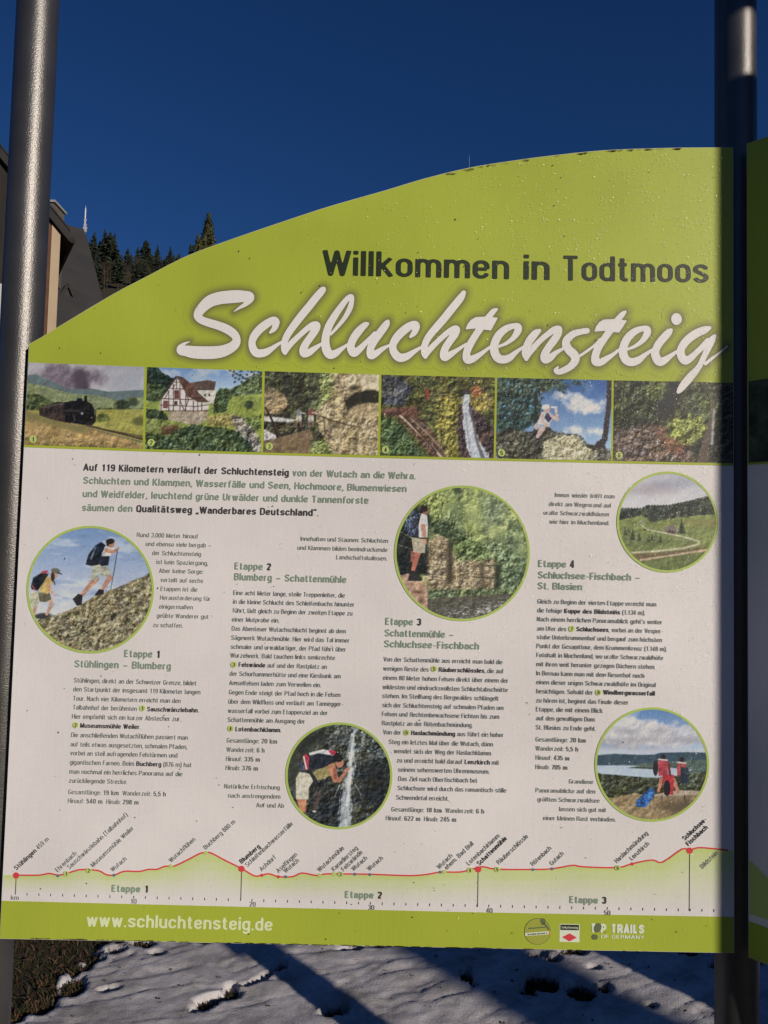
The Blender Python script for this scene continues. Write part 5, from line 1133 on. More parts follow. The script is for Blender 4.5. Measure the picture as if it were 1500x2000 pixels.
# ---- the brush-written title
def zz(lst, ox, oy): return [(ox + x / 5, oy + y / 5, r / 5) for x, y, r in lst]
A_, B_, C_, D_ = (330, 540), (600, 540), (860, 560), (1120, 580)
strokes = [
 zz([(634, 346, 3), (690, 308, 13), (745, 275, 22), (790, 225, 36), (785, 195, 44), (720, 196, 56), (650, 198, 62), (560, 205, 62), (480, 217, 61), (400, 245, 58), (335, 300, 50), (292, 355, 44), (286, 395, 40), (325, 430, 38), (400, 457, 40), (480, 481, 41), (565, 515, 43), (630, 560, 42), (660, 605, 38), (652, 655, 44), (600, 700, 50), (510, 735, 58), (400, 746, 62), (250, 742, 60), (165, 728, 52), (118, 727, 40), (112, 698, 28), (140, 668, 17), (175, 648, 9), (207, 638, 3)], *A_),
 zz([(988, 550, 11), (1028, 512, 26), (1048, 450, 34), (1020, 428, 34), (950, 468, 40), (880, 525, 40), (830, 590, 38), (812, 650, 35), (822, 705, 38), (850, 745, 40), (890, 753, 40), (945, 742, 36), (1000, 710, 26), (1060, 668, 17), (1120, 630, 10)], *A_),
 zz([(1512, 122, 20), (1495, 142, 33), (1440, 205, 37), (1370, 293, 38), (1290, 390, 38), (1215, 488, 36), (1155, 578, 34), (1127, 650, 31), (1124, 715, 28), (1132, 750, 18)], *A_),
 zz([(1136, 752, 16), (1160, 700, 26), (1195, 655, 28), (1262, 590, 26), (1340, 520, 27), (1400, 480, 32), (1442, 478, 36), (1432, 520, 38), (1390, 585, 36), (1340, 655, 36), (1312, 715, 38), (1320, 757, 36), (1365, 745, 34), (1410, 715, 28), (1460, 680, 19), (1500, 652, 12)], *A_),
 zz([(232, 566, 12), (300, 490, 17), (370, 400, 22), (420, 305, 26), (437, 225, 22), (428, 198, 24), (390, 222, 26), (330, 298, 30), (270, 385, 34), (215, 480, 37), (185, 570, 38), (178, 650, 40), (190, 720, 44), (222, 765, 42), (270, 755, 36), (330, 713, 23), (395, 665, 11)], *B_),
 zz([(592, 462, 14), (560, 480, 30), (500, 540, 38), (448, 615, 38), (425, 690, 38), (452, 745, 42), (500, 722, 34), (560, 662, 26), (620, 602, 22), (660, 560, 22)], *B_),
 zz([(788, 440, 17), (768, 475, 34), (705, 560, 38), (650, 640, 36), (618, 710, 36), (622, 772, 38), (668, 755, 33), (740, 706, 21), (805, 672, 11)], *B_),
 zz([(1008, 590, 14), (1045, 550, 28), (1066, 490, 34), (1045, 468, 33), (980, 500, 40), (900, 568, 41), (848, 640, 38), (835, 700, 36), (858, 758, 40), (905, 795, 42), (970, 783, 35), (1040, 738, 23), (1125, 685, 11)], *B_),
 zz([(228, 60, 22), (195, 115, 35), (110, 220, 38), (30, 320, 38), (-50, 412, 37), (-120, 500, 34), (-155, 580, 32), (-160, 650, 28), (-148, 690, 17)], *C_),
 zz([(-146, 690, 16), (-122, 640, 26), (-88, 598, 28), (-20, 530, 26), (60, 458, 27), (120, 422, 32), (155, 418, 36), (143, 462, 37), (98, 525, 36), (52, 595, 36), (32, 655, 38), (42, 692, 37), (90, 668, 32), (165, 620, 20), (250, 562, 12)], *C_),
 zz([(550, 222, 12), (515, 245, 26), (470, 300, 30), (430, 355, 34), (385, 415, 34), (335, 490, 34), (285, 575, 36), (255, 650, 36), (262, 712, 40), (310, 708, 35), (380, 668, 25), (430, 632, 18), (500, 578, 11)], *C_),
 zz([(560, 590, 12), (640, 556, 17), (710, 503, 25), (755, 435, 35), (758, 392, 32), (710, 387, 27), (640, 412, 33), (572, 472, 38), (532, 550, 40), (525, 622, 42), (552, 688, 42), (602, 713, 40), (670, 698, 35), (740, 640, 21), (815, 585, 11)], *C_),
 zz([(968, 430, 17), (925, 460, 35), (870, 530, 38), (836, 600, 34), (826, 660, 31), (838, 708, 19)], *C_),
 zz([(842, 704, 18), (865, 655, 26), (895, 615, 29), (960, 542, 27), (1040, 472, 27), (1110, 422, 31), (1158, 410, 26), (1152, 455, 34), (1110, 522, 38), (1052, 600, 36), (1015, 670, 38), (1022, 714, 38), (1070, 695, 35), (1130, 645, 22), (1210, 600, 12)], *C_),
 zz([(1430, 432, 28), (1370, 442, 29), (1300, 462, 33), (1240, 512, 37), (1225, 562, 40), (1255, 620, 42), (1305, 668, 44), (1315, 720, 40), (1272, 778, 34), (1210, 815, 31), (1152, 835, 27), (1124, 818, 20), (1148, 785, 9)], *C_),
 zz([(1340, 690, 13), (1420, 638, 13), (1510, 570, 13), (1560, 520, 18)], *C_),
 zz([(508, 145, 10), (478, 170, 25), (430, 225, 30), (390, 285, 34), (345, 345, 34), (290, 422, 34), (240, 500, 36), (213, 572, 38), (216, 632, 41), (265, 638, 35), (330, 600, 27), (390, 560, 18), (460, 502, 11)], *D_),
 zz([(522, 515, 12), (600, 482, 17), (670, 430, 25), (715, 362, 35), (718, 318, 32), (670, 312, 27), (600, 337, 33), (532, 397, 38), (492, 472, 40), (482, 546, 42), (508, 613, 42), (560, 638, 40), (630, 620, 35), (700, 565, 21), (775, 510, 11)], *D_),
 zz([(950, 325, 18), (915, 362, 36), (845, 440, 38), (803, 512, 38), (797, 572, 42), (832, 632, 42), (880, 624, 36), (950, 575, 22), (1025, 520, 11)], *D_),
 zz([(1328, 303, 16), (1275, 325, 36), (1190, 362, 40), (1110, 422, 40), (1055, 495, 38), (1045, 562, 40), (1082, 620, 42), (1132, 605, 35), (1190, 552, 28), (1262, 482, 28), (1310, 430, 28)], *D_),
 zz([(1378, 380, 15), (1345, 430, 34), (1302, 520, 31), (1260, 610, 28), (1218, 690, 28), (1150, 770, 38), (1082, 850, 38), (1042, 902, 30), (1020, 930, 16)], *D_),
 zz([(1285, 655, 16), (1350, 602, 14), (1425, 545, 10), (1500, 480, 8)], *D_)]
bars = [[(C_[0] + x / 5, C_[1] + y / 5) for x, y in [(250, 415), (268, 370), (300, 330), (345, 303), (430, 298), (555, 308), (492, 425), (400, 414), (340, 406)]],
        [(D_[0] + x / 5, D_[1] + y / 5) for x, y in [(205, 337), (222, 292), (252, 252), (295, 227), (390, 222), (515, 235), (442, 346), (350, 338), (292, 330)]]]
cell = 1.1
xs_ = np.arange(322, 1434, cell); ys_ = np.arange(545, 782, cell)
X, Y = np.meshgrid(xs_, ys_); D = np.full(X.shape, 60.0)
def local(D, pts, fn, pad=34):
    x0 = max(int((min(p[0] for p in pts) - pad - xs_[0]) / cell), 0); x1 = int((max(p[0] for p in pts) + pad - xs_[0]) / cell) + 1
    y0 = max(int((min(p[1] for p in pts) - pad - ys_[0]) / cell), 0); y1 = int((max(p[1] for p in pts) + pad - ys_[0]) / cell) + 1
    sl = (slice(y0, y1), slice(x0, x1)); D[sl] = np.minimum(D[sl], fn(X[sl], Y[sl]))
for s in strokes:
    c = catmull(s, 4)
    for a, b in zip(c[:-1], c[1:]): local(D, [a, b], lambda x, y: seg_sdf(x, y, *a, *b))
for P in bars: local(D, P, lambda x, y: poly_sdf(x, y, P) - 0.8)
cx, cy = D_[0] + 1003 / 5, D_[1] + 218 / 5
local(D, [(cx, cy)], lambda x, y: (np.sqrt(((x - cx) / 10.3) ** 2 + ((y - cy) / 11.6) ** 2) - 1) * 10.5, 45)
t = TextBlock(); Dm = D + 0.0; Dm[:, xs_ > 1431] = 5
t.field(Dm, xs_, ys_, M_title, B)
t.build('title_lettering', panel, 4, on_panel, label='white brush-written word Schluchtensteig')
# printed drop shadow round the title, kept inside the green field
k = 3
Dh = D[::k, ::k]; Xh = X[::k, ::k]; Yh = Y[::k, ::k]
lim = topy(Xh) - 0.5
Yc = np.minimum(Yh, lim)
s_ = np.clip(1 - np.maximum(Dh, 0) / 19, 0, 1) ** 1.7 * 0.86
C = ink(GREEN) * (1 - s_[..., None]) + ink((98, 86, 58)) * s_[..., None]
bx, bz = B(Xh, Yc); bx = np.minimum(bx, x_right - 2 * eps)
i = np.arange(Xh.size).reshape(Xh.shape)
ok = ((Yc[:-1, :-1] < Yc[1:, :-1] - 0.01) & (s_[:-1, :-1] + s_[1:, 1:] + s_[1:, :-1] + s_[:-1, 1:] > 0.004))
q = np.stack([i[1:, :-1], i[1:, 1:], i[:-1, 1:], i[:-1, :-1]], -1)[ok].reshape(-1)
link('title_shadow_print', raw_mesh('title_shadow_print', on_panel(bx.ravel(), bz.ravel(), 2), q, np.full(len(q) // 4, 4), [M_print], col=C.reshape(-1, 3)), panel)

# ---- dirt specks, frost crystals, grime along the rims
def arc_y(x): return np.interp(x, arc_px[:, 0], arc_px[:, 1])
def specks(name, n, rmin, rmax, density, mat, layer, lo=500):
    tb = TextBlock(); k = 0; tries = 0
    while k < n and tries < n * 60:
        tries += 1
        x = rng.uniform(20, 1428); y = rng.uniform(300, 1850)
        if y < arc_y(x) + 6 or x < 60 - (y - 670) * .05 or y > 1825 + x * .02: continue
        if rng.uniform() > density(x, y): continue
        r = rmin + (rmax - rmin) * rng.uniform() ** 3; m_ = int(rng.integers(4, 8)); a = np.sort(rng.uniform(0, 6.28, m_)); 
        if m_ < 4 or np.max(np.diff(np.append(a, a[0] + 6.28))) > 2.6: continue
        bx, bz = B(x, y); tb.poly(list(zip(bx + r * np.cos(a) * rng.uniform(.5, 1), bz + r * np.sin(a))), mat); k += 1
    tb.build(name, panel, layer, on_panel, kind='stuff')
specks('dirt_speck', 420, .0005, .0021, lambda x, y: .8, M_speck, 6)
M_frost = new_mat('frost_crystal', (0.85, 0.84, 0.78), 0.5, 0.4, 0.8)
fv = []; ff = []
while len(ff) < 19000:
    x = rng.uniform(300, 1428); y = rng.uniform(290, 1840)
    if y < arc_y(x) + 6 or y > 1825 + x * .02: continue
    if rng.uniform() > min(1, (max(0, x - 330) / 1050) ** 2.2 * (1.1 if y < 1000 else max(.12, 1.1 - (y - 1000) / 600))) * (0.2 + 1.6 * float(vnoise(np.array(x / 11), np.array(y / 60), 5)) ** 2): continue
    r = .00035 + .00075 * rng.uniform() ** 3.2; a_ = rng.uniform(0, 6.28); bx, bz = B(x, y); nrm_ = Vector((rng.normal(0, .45), -1, rng.normal(0, .45))).normalized()
    e1 = nrm_.cross(Vector((math.cos(a_), 0, math.sin(a_)))).normalized(); e2 = nrm_.cross(e1); c_ = Vector((float(bx), YB - .0035, float(bz))); b_ = len(fv)
    fv += [tuple(c_ + e1 * r), tuple(c_ + e2 * r * .7), tuple(c_ - e1 * r * .9), tuple(c_ - e2 * r * .8)]; ff.append((b_, b_ + 1, b_ + 2, b_ + 3))
me = bpy.data.meshes.new('frost_crystal'); me.from_pydata(fv, [], ff); me.materials.append(M_frost); link('frost_crystal', me, panel, kind='stuff')
tb = TextBlock()
for k in range(200):
    x = rng.uniform(60, 1425); L = rng.uniform(4, 22); y = arc_y(x) if rng.uniform() < .3 and x > 850 else np.interp(x, [0, 1433], [1831.5, 1862.5]) - rng.uniform(0, 1)
    up = y < 1000; h_ = rng.uniform(.3, 2.6 if y < 1000 else 1.3)
    P = [(x, y), (x + L, y + L * .02), (x + L * .8, y + (h_ if up else -h_)), (x + L * .35, y + (h_ * .7 if up else -h_ * 1.2))]
    bx, bz = B([p_[0] for p_ in P], [p_[1] for p_ in P]); bz = np.maximum(bz, z_bot + .0005)
    if up: bz = bz - .002
    tb.poly(list(zip(np.clip(bx, x_left, x_right - .002), bz)), M_grime)
tb.build('rim_grime', panel, 7, on_panel, kind='stuff')

# ------------------------------------------------------------------ the second panel, turned towards the camera
N2 = Vector((U2.y, -U2.x, 0))            # printed side
if N2.x > 0: N2 = -N2
O2 = P1 + N2 * 0.052 + U2 * 0.045
zt = float(az[-1])
W2 = 1.42 - 0.06
def to2(u_, z_, k_=0.0): q = O2 + U2 * u_ - N2 * k_; return (q.x, q.y, z_)
def on2(u_, z_, k_):
    u_ = np.asarray(u_, float); return np.stack([O2.x + U2.x * u_ + N2.x * k_ * LAYER, O2.y + U2.y * u_ + N2.y * k_ * LAYER, z_], 1)
us = np.linspace(0, W2, 28); arc2 = zt - (zt - 1.9) * (us / W2) ** 2.2
out2 = [(0, z_bot), (W2, z_bot)] + [(float(a), float(b)) for a, b in zip(us[::-1], arc2[::-1])]
panel2 = sub(link('sign_panel', panel_mesh(out2, to2, [M_white, M_edge], 'sign_panel'), sign, label='shaded second panel turned away from the sun'))
zs_t = float(B(1434, 748)[1]); zs_b = float(B(1434, 905)[1]); zf = float(B(1434, 1791)[1])
tb = TextBlock()
tb.poly([(eps, zs_b - .005), (W2 - eps, zs_b - .005)] + [(float(np.clip(a, eps, W2 - eps)), float(max(b, zs_b)) - eps) for a, b in zip(us[::-1], arc2[::-1])], M_green)
tb.build('green_field', panel2, 1, on2); tb = TextBlock()
tb.poly([(eps, z_bot + eps), (W2 - eps, z_bot + eps), (W2 - eps, zf), (eps, zf)], M_green); tb.build('green_footer', panel2, 1, on2)
for k in range(6):
    u0 = .003 + k * .228; u1 = min(u0 + .222, W2 - .004); n_ = 60
    s, t_ = np.meshgrid(np.linspace(u0, u1, n_), np.linspace(zs_b, zs_t, 50)); v = 60 + 40 * fbm(s * 30, t_ * 30, 300 + k) + 20 * fbm(s * 120, t_ * 120, 301 + k)
    C = ink(np.clip(np.stack([v * 1.0, v * 1.02, v * .68], -1), 12, 200)); i = np.arange(s.size).reshape(s.shape)
    q = np.stack([i[:-1, :-1], i[:-1, 1:], i[1:, 1:], i[1:, :-1]], -1).reshape(-1)
    link('photo_print', raw_mesh('photo_print', on2(s.ravel(), t_.ravel(), 2), q, np.full(len(q) // 4, 4), [M_print], col=C.reshape(-1, 3)), panel2)
zp = float(B(1434, 1662)[1]); z0p = float(B(1434, 1776)[1])
u_ = np.linspace(.002, W2 - .002, 80); hh = zp - .05 * (1 - np.exp(-u_ * 18)) + .03 * fbm(u_ * 6, u_ * 0, 9) - .01
tb = TextBlock(); tb.poly([(W2 - .002, z0p), ] + [(float(a), float(b)) for a, b in zip(u_[::-1], hh[::-1])] + [(.002, z0p)], M_badge); tb.build('height_profile', panel2, 1, on2)

# ------------------------------------------------------------------ added unseen blocker towards the sun, shaped to shade the sign's right end
M_wood = noise_mat('weathered_wood', (0.10, 0.07, 0.045), (0.16, 0.12, 0.08), 4, .8, .3, stretch=(1, 1, 6))
s2 = Vector((SUN_DIR.x, SUN_DIR.y, 0)).normalized(); perp = Vector((-s2.y, s2.x, 0))      # perp points to the right of the view
if perp.x < 0: perp = -perp
xe = float(B(1400, 1000)[0])
E = Vector((xe, YB, 0)) + s2 * 1.8
nb = empty('sun_blocker', E + perp * .7, 'added wooden sun blocker standing unseen behind the viewer', 'sun blocker', rz=math.atan2(perp.y, perp.x))
mb = MB(); mb.box((-.7, -.012, 1.33), (.9, .012, 3.315)); o = mb.build('board', M_wood, nb)  # unseen sheet added to shade the right end of the sign
for x, w_, h_ in ((-.555, .032, 1.5), (.47, .05, 3.505), (.84, .05, 3.505)): mb = MB(); mb.box((x - w_, .014, -.2), (x + w_, .10, h_)); mb.build('post', M_wood, nb)  # uprights of the blocker, the first set to shade the corner post
mb = MB(); mb.box((-.85, -.12, 3.51), (1.05, .12, 4.3)); mb.build('roof', M_wood, nb)  # slab over the blocker; the gap below it lets sun reach the post

# ------------------------------------------------------------------ buildings
M_tim = noise_mat('shade_dark_timber', (0.010, 0.009, 0.008), (0.022, 0.019, 0.016), 3, .8, .4, stretch=(8, 8, .6))  # near-black timber, the facade's shade is put into its colour
M_orange = noise_mat('brown_timber', (0.12, 0.045, 0.015), (0.08, 0.03, 0.012), 5, .7)
M_plaster = noise_mat('beige_plaster', (0.42, 0.33, 0.22), (0.48, 0.38, 0.26), 2, .85, .2)
M_rooft = noise_mat('dark_roof_tiles', (0.016, 0.016, 0.017), (0.03, 0.029, 0.028), 5, .8, .5)
M_slate = noise_mat('grey_slate_roof', (0.036, 0.036, 0.036), (0.050, 0.049, 0.046), 1.2, .8, .2)
M_stone = noise_mat('chimney_render', (.16, .14, .12), (.1, .09, .08), 4)
M_frame = new_mat('white_window_frame', (.36, .36, .35), .5); M_glass = new_mat('window_glass', (.03, .035, .04), .08, 0, .8)
DA = 14.0
A = at_depth(109, 640, DA)
dS = Vector((-0.5, 0.866, 0)); eF = Vector((-0.866, -0.5, 0))
pitch = 1.03; ov = 0.15
z_e = at_depth(125, 470, 13.9).z + pitch * ov
house = empty('timber_house', (A.x, A.y, 0), 'timber house coloured shade-dark with a pale plaster pier at the corner under its steep roof', 'house')
hinv = Matrix.Translation((-A.x, -A.y, 0))
A0 = Vector((A.x, A.y, 0)); LEN = 6.0; WID = 11.0
def hs(o): o.matrix_parent_inverse = hinv; return o
def hp(a, b, z): q = A0 + dS * a + eF * b; return Vector((q.x, q.y, z))          # a: along the side wall, b: along the front
house.matrix_world = Matrix.Translation((A.x, A.y, 0))
mb = MB(); ridge = z_e + pitch * WID / 2
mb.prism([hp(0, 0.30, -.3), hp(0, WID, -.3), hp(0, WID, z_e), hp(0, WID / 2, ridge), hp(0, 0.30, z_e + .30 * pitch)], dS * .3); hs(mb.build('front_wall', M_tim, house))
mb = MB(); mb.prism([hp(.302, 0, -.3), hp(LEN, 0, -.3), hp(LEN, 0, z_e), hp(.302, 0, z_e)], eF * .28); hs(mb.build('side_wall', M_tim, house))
mb = MB(); mb.prism([hp(-.04, 0, -.3), hp(-.04, .15, -.3), hp(-.04, .15, z_e + .15 * pitch - .01), hp(-.04, 0, z_e - .01)], dS * .34); hs(mb.build('corner_pier', M_plaster, house, label='pale plaster pier'))
mb = MB(); mb.prism([hp(LEN + .002, 0, -.3), hp(LEN + .002, WID, -.3), hp(LEN + .002, WID, z_e), hp(LEN + .002, WID / 2, ridge), hp(LEN + .002, 0, z_e)], dS * .3); hs(mb.build('rear_wall', M_plaster, house))
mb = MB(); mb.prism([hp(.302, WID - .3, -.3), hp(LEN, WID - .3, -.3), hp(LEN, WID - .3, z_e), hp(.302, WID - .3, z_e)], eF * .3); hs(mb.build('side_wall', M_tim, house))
mb = MB(); mb.box((0, 0, 0), (1, 1, 1)); mb.v = [tuple(hp(v[0] * .30 - .02, .153 + v[1] * .144, v[2] * (z_e + .48) - .3)) for v in mb.v]; hs(mb.build('corner_board', M_orange, house))
t_r = .20
for sgn in (0, 1):
    b0 = -ov if sgn == 0 else WID + ov; zz0 = z_e - pitch * ov
    mb = MB(); mb.prism([hp(-.12, b0, zz0 + .02), hp(-.12, WID / 2, ridge + .02), hp(-.12, WID / 2, ridge + .02 + t_r), hp(-.12, b0, zz0 + .02 + t_r)], dS * (LEN + .9)); hs(mb.build('roof_slope', M_rooft, house))
for k_ in range(24):
    b_ = -ov + k_ * .24
    if b_ > WID / 2 - .3: break
    z0_ = z_e + pitch * b_ + .02 + t_r
    mb = MB(); mb.prism([hp(-.14, b_, z0_ - .01), hp(-.14, b_ + .26, z0_ + .26 * pitch + .004), hp(-.14, b_ + .26, z0_ + .26 * pitch + .02), hp(-.14, b_, z0_ + .035)], dS * (LEN + .94)); hs(mb.build('tile_course', M_rooft, house))
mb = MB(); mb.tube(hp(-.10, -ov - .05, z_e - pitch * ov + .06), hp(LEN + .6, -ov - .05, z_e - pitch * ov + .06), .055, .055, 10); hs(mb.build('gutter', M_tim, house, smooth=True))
c1 = at_depth(93, 440, 16.2); c2 = at_depth(105.5, 396, 16.2)
mb = MB(); mb.box((c1.x, 16.2, c1.z - 1.2), (c2.x, 16.75, c2.z)); ch = hs(mb.build('chimney', M_stone, house))
mb = MB(); mb.box((c1.x - .04, 16.16, c2.z + .002), (c2.x + .04, 16.79, c2.z + .05)); hs(mb.build('chimney_cap', M_frame, house))
def front_b(px, py):           # where the sight line meets the front wall
    d = ray(px, py); n_ = dS; t_ = (A0 - CAM).dot(n_) / d.dot(n_); q = CAM + d * t_; return (q - A0).dot(eF), q.z
for (xa, ya, xb, yb) in ((-60, 556, 4, 640), (66, 618, 83.5, 652), (-60, 770, 2, 860)):
    b1, z1 = front_b(xb, ya); b0, z0 = front_b(xa, yb)
    mb = MB()
    for (p0, p1, q0, q1) in ((b1, b1 + .09, z0, z1), (b0 - .09, b0, z0, z1), (b1 + .09, b0 - .09, z1 - .09, z1), (b1 + .09, b0 - .09, z0, z0 + .09), ((b0 + b1) / 2 - .03, (b0 + b1) / 2 + .03, z0 + .09, z1 - .09)):
        mb.prism([hp(-.05, p0, q0), hp(-.05, p1, q0), hp(-.05, p1, q1), hp(-.05, p0, q1)], dS * .06)
    w_ = hs(mb.build('window', M_frame, house))
    mb = MB(); mb.prism([hp(-.02, b1 + .09, z0 + .09), hp(-.02, b0 - .09, z0 + .09), hp(-.02, b0 - .09, z1 - .09), hp(-.02, b1 + .09, z1 - .09)], dS * .015); mb.build('pane', M_glass, w_)

DS = 32.0
R1 = at_depth(105, 438, DS * .978); R2 = at_depth(163, 453, DS)
R1 = R2 + (R1 - R2).normalized() * 9
R1.z = R2.z = at_depth(163, 453, DS).z
rv = (R1 - R2).normalized(); cr = Vector((rv.y, -rv.x, 0));
if cr.y > 0: cr = -cr                                              # towards the viewer
Eh = at_depth(203, 612, DS - 4.5); z_ev = 5.2
side = R2 - rv * 2.2
slh = empty('slate_roofed_house', (R2.x, R2.y, 0), 'house with a huge steep grey slate roof behind the timber house', 'house')
sinv = Matrix.Translation((-R2.x, -R2.y, 0)); slh.matrix_world = Matrix.Translation((R2.x, R2.y, 0))
def sp(a, b, z): q = R2 + rv * a + cr * b; return Vector((q.x, q.y, z))
zr = R2.z; hb = 10.3; ha = -5.4
def proj(q):
    d = q - CAM; return 750 + F_PX * d.dot(_r) / d.dot(_f), 1000 - F_PX * d.dot(_u) / d.dot(_f)
for t_ in np.arange(-9, 6, .05):
    q_ = R2 + rv * t_ + cr * hb; x_, y_ = proj(Vector((q_.x, q_.y, z_ev)))
    if x_ < 163 + (y_ - 453) * (31 / 120): ha = float(t_); break
def sslope(P, name='roof_slope'):
    n_ = (P[1] - P[0]).cross(P[2] - P[0]).normalized(); mb = MB(); mb.prism(P, n_ * .12); o = mb.build(name, M_slate, slh); o.matrix_parent_inverse = sinv; return o
f0 = sslope([sp(0, .0, zr), sp(9, .0, zr), sp(14.4, hb, z_ev), sp(ha, hb, z_ev)])
sslope([sp(9, -.05, zr), sp(0, -.05, zr), sp(ha, -hb, z_ev), sp(14.4, -hb, z_ev)])
sslope([sp(0, 0, zr - .1), sp(ha, hb, z_ev - .1), sp(ha, -hb, z_ev - .1)])
sslope([sp(9, 0, zr - .1), sp(14.4, -hb, z_ev - .1), sp(14.4, hb, z_ev - .1)])
mb = MB(); mb.box((0, 0, 0), (1, 1, 1)); mb.v = [tuple(sp(ha + .7 + v[0] * 18.4, (v[1] - .5) * 18.8, -.3 + v[2] * (z_ev + .2))) for v in mb.v]
o = mb.build('wall', M_plaster, slh); o.matrix_parent_inverse = sinv
d_ = ray(121, 563); k_ = (zr - z_ev) / hb                      # small gable standing on the front slope
# solve for the point of the front slope on this sight line
best = min((abs((CAM + d_ * s_).z - (zr - k_ * ((CAM + d_ * s_) - R2).dot(cr))), s_) for s_ in np.arange(15, 60, .02))[1]
G = CAM + d_ * best; ga = (G - R2).dot(rv); gb_ = (G - R2).dot(cr)
mb = MB(); w2 = .55; hg = 1.15
for sg in (-1, 1):
    a0, a1 = ga, ga + sg * w2
    P = [sp(a0, gb_ - .1, G.z), sp(a0, gb_ + .7, G.z), sp(a1, gb_ + .7 , G.z - hg), sp(a1, gb_ + .0, G.z - hg)]
    n_ = (P[1] - P[0]).cross(P[2] - P[0]).normalized(); mb.prism(P, n_ * .1)
o = mb.build('dormer_roof', M_rooft, slh); o.matrix_parent_inverse = sinv
mb = MB(); mb.prism([sp(ga, gb_ + .6, G.z - .08), sp(ga - w2 * .93, gb_ + .6, G.z - hg), sp(ga - w2 * .93, gb_ + .6, G.z - hg - .8), sp(ga + w2 * .93, gb_ + .6, G.z - hg - .8), sp(ga + w2 * .93, gb_ + .6, G.z - hg)], -cr * .5)
o = mb.build('dormer_wall', M_slate, slh); o.matrix_parent_inverse = sinv

# ------------------------------------------------------------------ masts
M_mast = new_mat('pale_grey_steel', (.62, .64, .66), .5, .2)
def mast(px, py_top, y, zbase, r, label, drums):
    tpt = at_depth(px, py_top, y); e = empty('radio_mast', (tpt.x, tpt.y, zbase), label, 'mast'); Hh = tpt.z - zbase
    e.matrix_world = Matrix.Translation((tpt.x, tpt.y, zbase))
    mb = MB(); mb.tube((0, 0, 0), (0, 0, Hh * .96), r, r * .7, 8); mb.tube((0, 0, Hh * .96), (0, 0, Hh), r * .3, r * .2, 6); mb.build('pole', M_mast, e)
    for k, (dz, s_) in enumerate(drums):
        mb = MB(); mb.tube((s_ * .25, -s_ * .6, -dz + Hh), (s_ * .3, s_ * .5, -dz + Hh + .1), s_, s_, 10); mb.build('antenna_drum', M_mast, e)
    return e
mast(167.5, 402, 330, float(hill(np.array(-130.), np.array(330.))), .42, 'pale radio mast with drum antennas rising above the wooded hill', [(6.4, .55), (8.6, .62), (10.0, .8), (11.2, .7), (14.5, .5)])
mast(917, 304, 60, 0.0, .035, 'very thin pale antenna tip showing above the rim of the sign', [(1.5, .045)])

# ------------------------------------------------------------------ trees
M_nd = [noise_mat('spruce_needles', (0.030, 0.046, 0.030), (0.058, 0.075, 0.040), .7, .85), noise_mat('fir_needles', (0.032, 0.048, 0.036), (0.056, 0.076, 0.050), .7, .85),  # needle colours lightened to stand in for haze over the hill
        noise_mat('yellow_spruce_needles', (0.05, 0.06, 0.018), (0.085, 0.085, 0.03), 1.5, .85)]  # yellower needles of the nearer spruces
M_bark = noise_mat('bark', (0.045, 0.035, 0.025), (0.08, 0.065, 0.05), 3, .9); M_twig = noise_mat('brown_twigs', (0.05, 0.036, 0.024), (0.08, 0.058, 0.036), 1.5, .9)
M_pale = noise_mat('pale_bark', (0.16, 0.14, 0.11), (0.10, 0.085, 0.065), 2, .9)
def conifer_meshes(seed, H_, R_, mat, whorls=26, per=11, top=.0, bare=.18, droop=.35):
    r_ = random.Random(seed); mb = MB(); mb.tube((0, 0, -1), (0, 0, H_ * .98), H_ * .013, H_ * .002, 7)
    tr = bpy.data.meshes.new('trunk'); tr.from_pydata(mb.v, [], mb.f); tr.materials.append(M_bark)
    v = []; f = []
    for w in range(whorls):
        t_ = w / (whorls - 1); z = H_ * (bare + (1 - bare) * t_)
        rad = R_ * ((1 - t_) ** .8 * (1 - top) + top * (1 - t_ ** 4)) * r_.uniform(.6, 1.25) + H_ * .012
        for k in range(per):
            a = r_.uniform(0, 6.283); L = rad * r_.uniform(.45, 1.25); nseg = 3 if L > .8 else 2
            for sgm in range(nseg):
                q0 = sgm / nseg; q1 = (sgm + 1.25) / nseg
                for _ in range(3):
                    aa = a + r_.uniform(-.28, .28); x0, y0 = math.cos(aa) * L * q0, math.sin(aa) * L * q0; x1, y1 = math.cos(aa) * L * q1, math.sin(aa) * L * q1
                    zz_ = z - droop * L * q0 + r_.uniform(-.02, .02) * H_; z1_ = z - droop * L * q1 + r_.uniform(-.03, .02) * H_
                    wd = L * .22 * r_.uniform(.6, 1.2); px_, py_ = -math.sin(aa) * wd, math.cos(aa) * wd; b = len(v)
                    v.extend([(x0, y0, zz_), (x1 * .7 + px_, y1 * .7 + py_, (zz_ + z1_) / 2 - wd * .5), (x1, y1, z1_), (x1 * .7 - px_, y1 * .7 - py_, (zz_ + z1_) / 2 - wd * .6)]); f.append((b, b + 1, b + 2, b + 3))
    cr_ = bpy.data.meshes.new('crown'); cr_.from_pydata(v, [], f); cr_.materials.append(mat); return tr, cr_
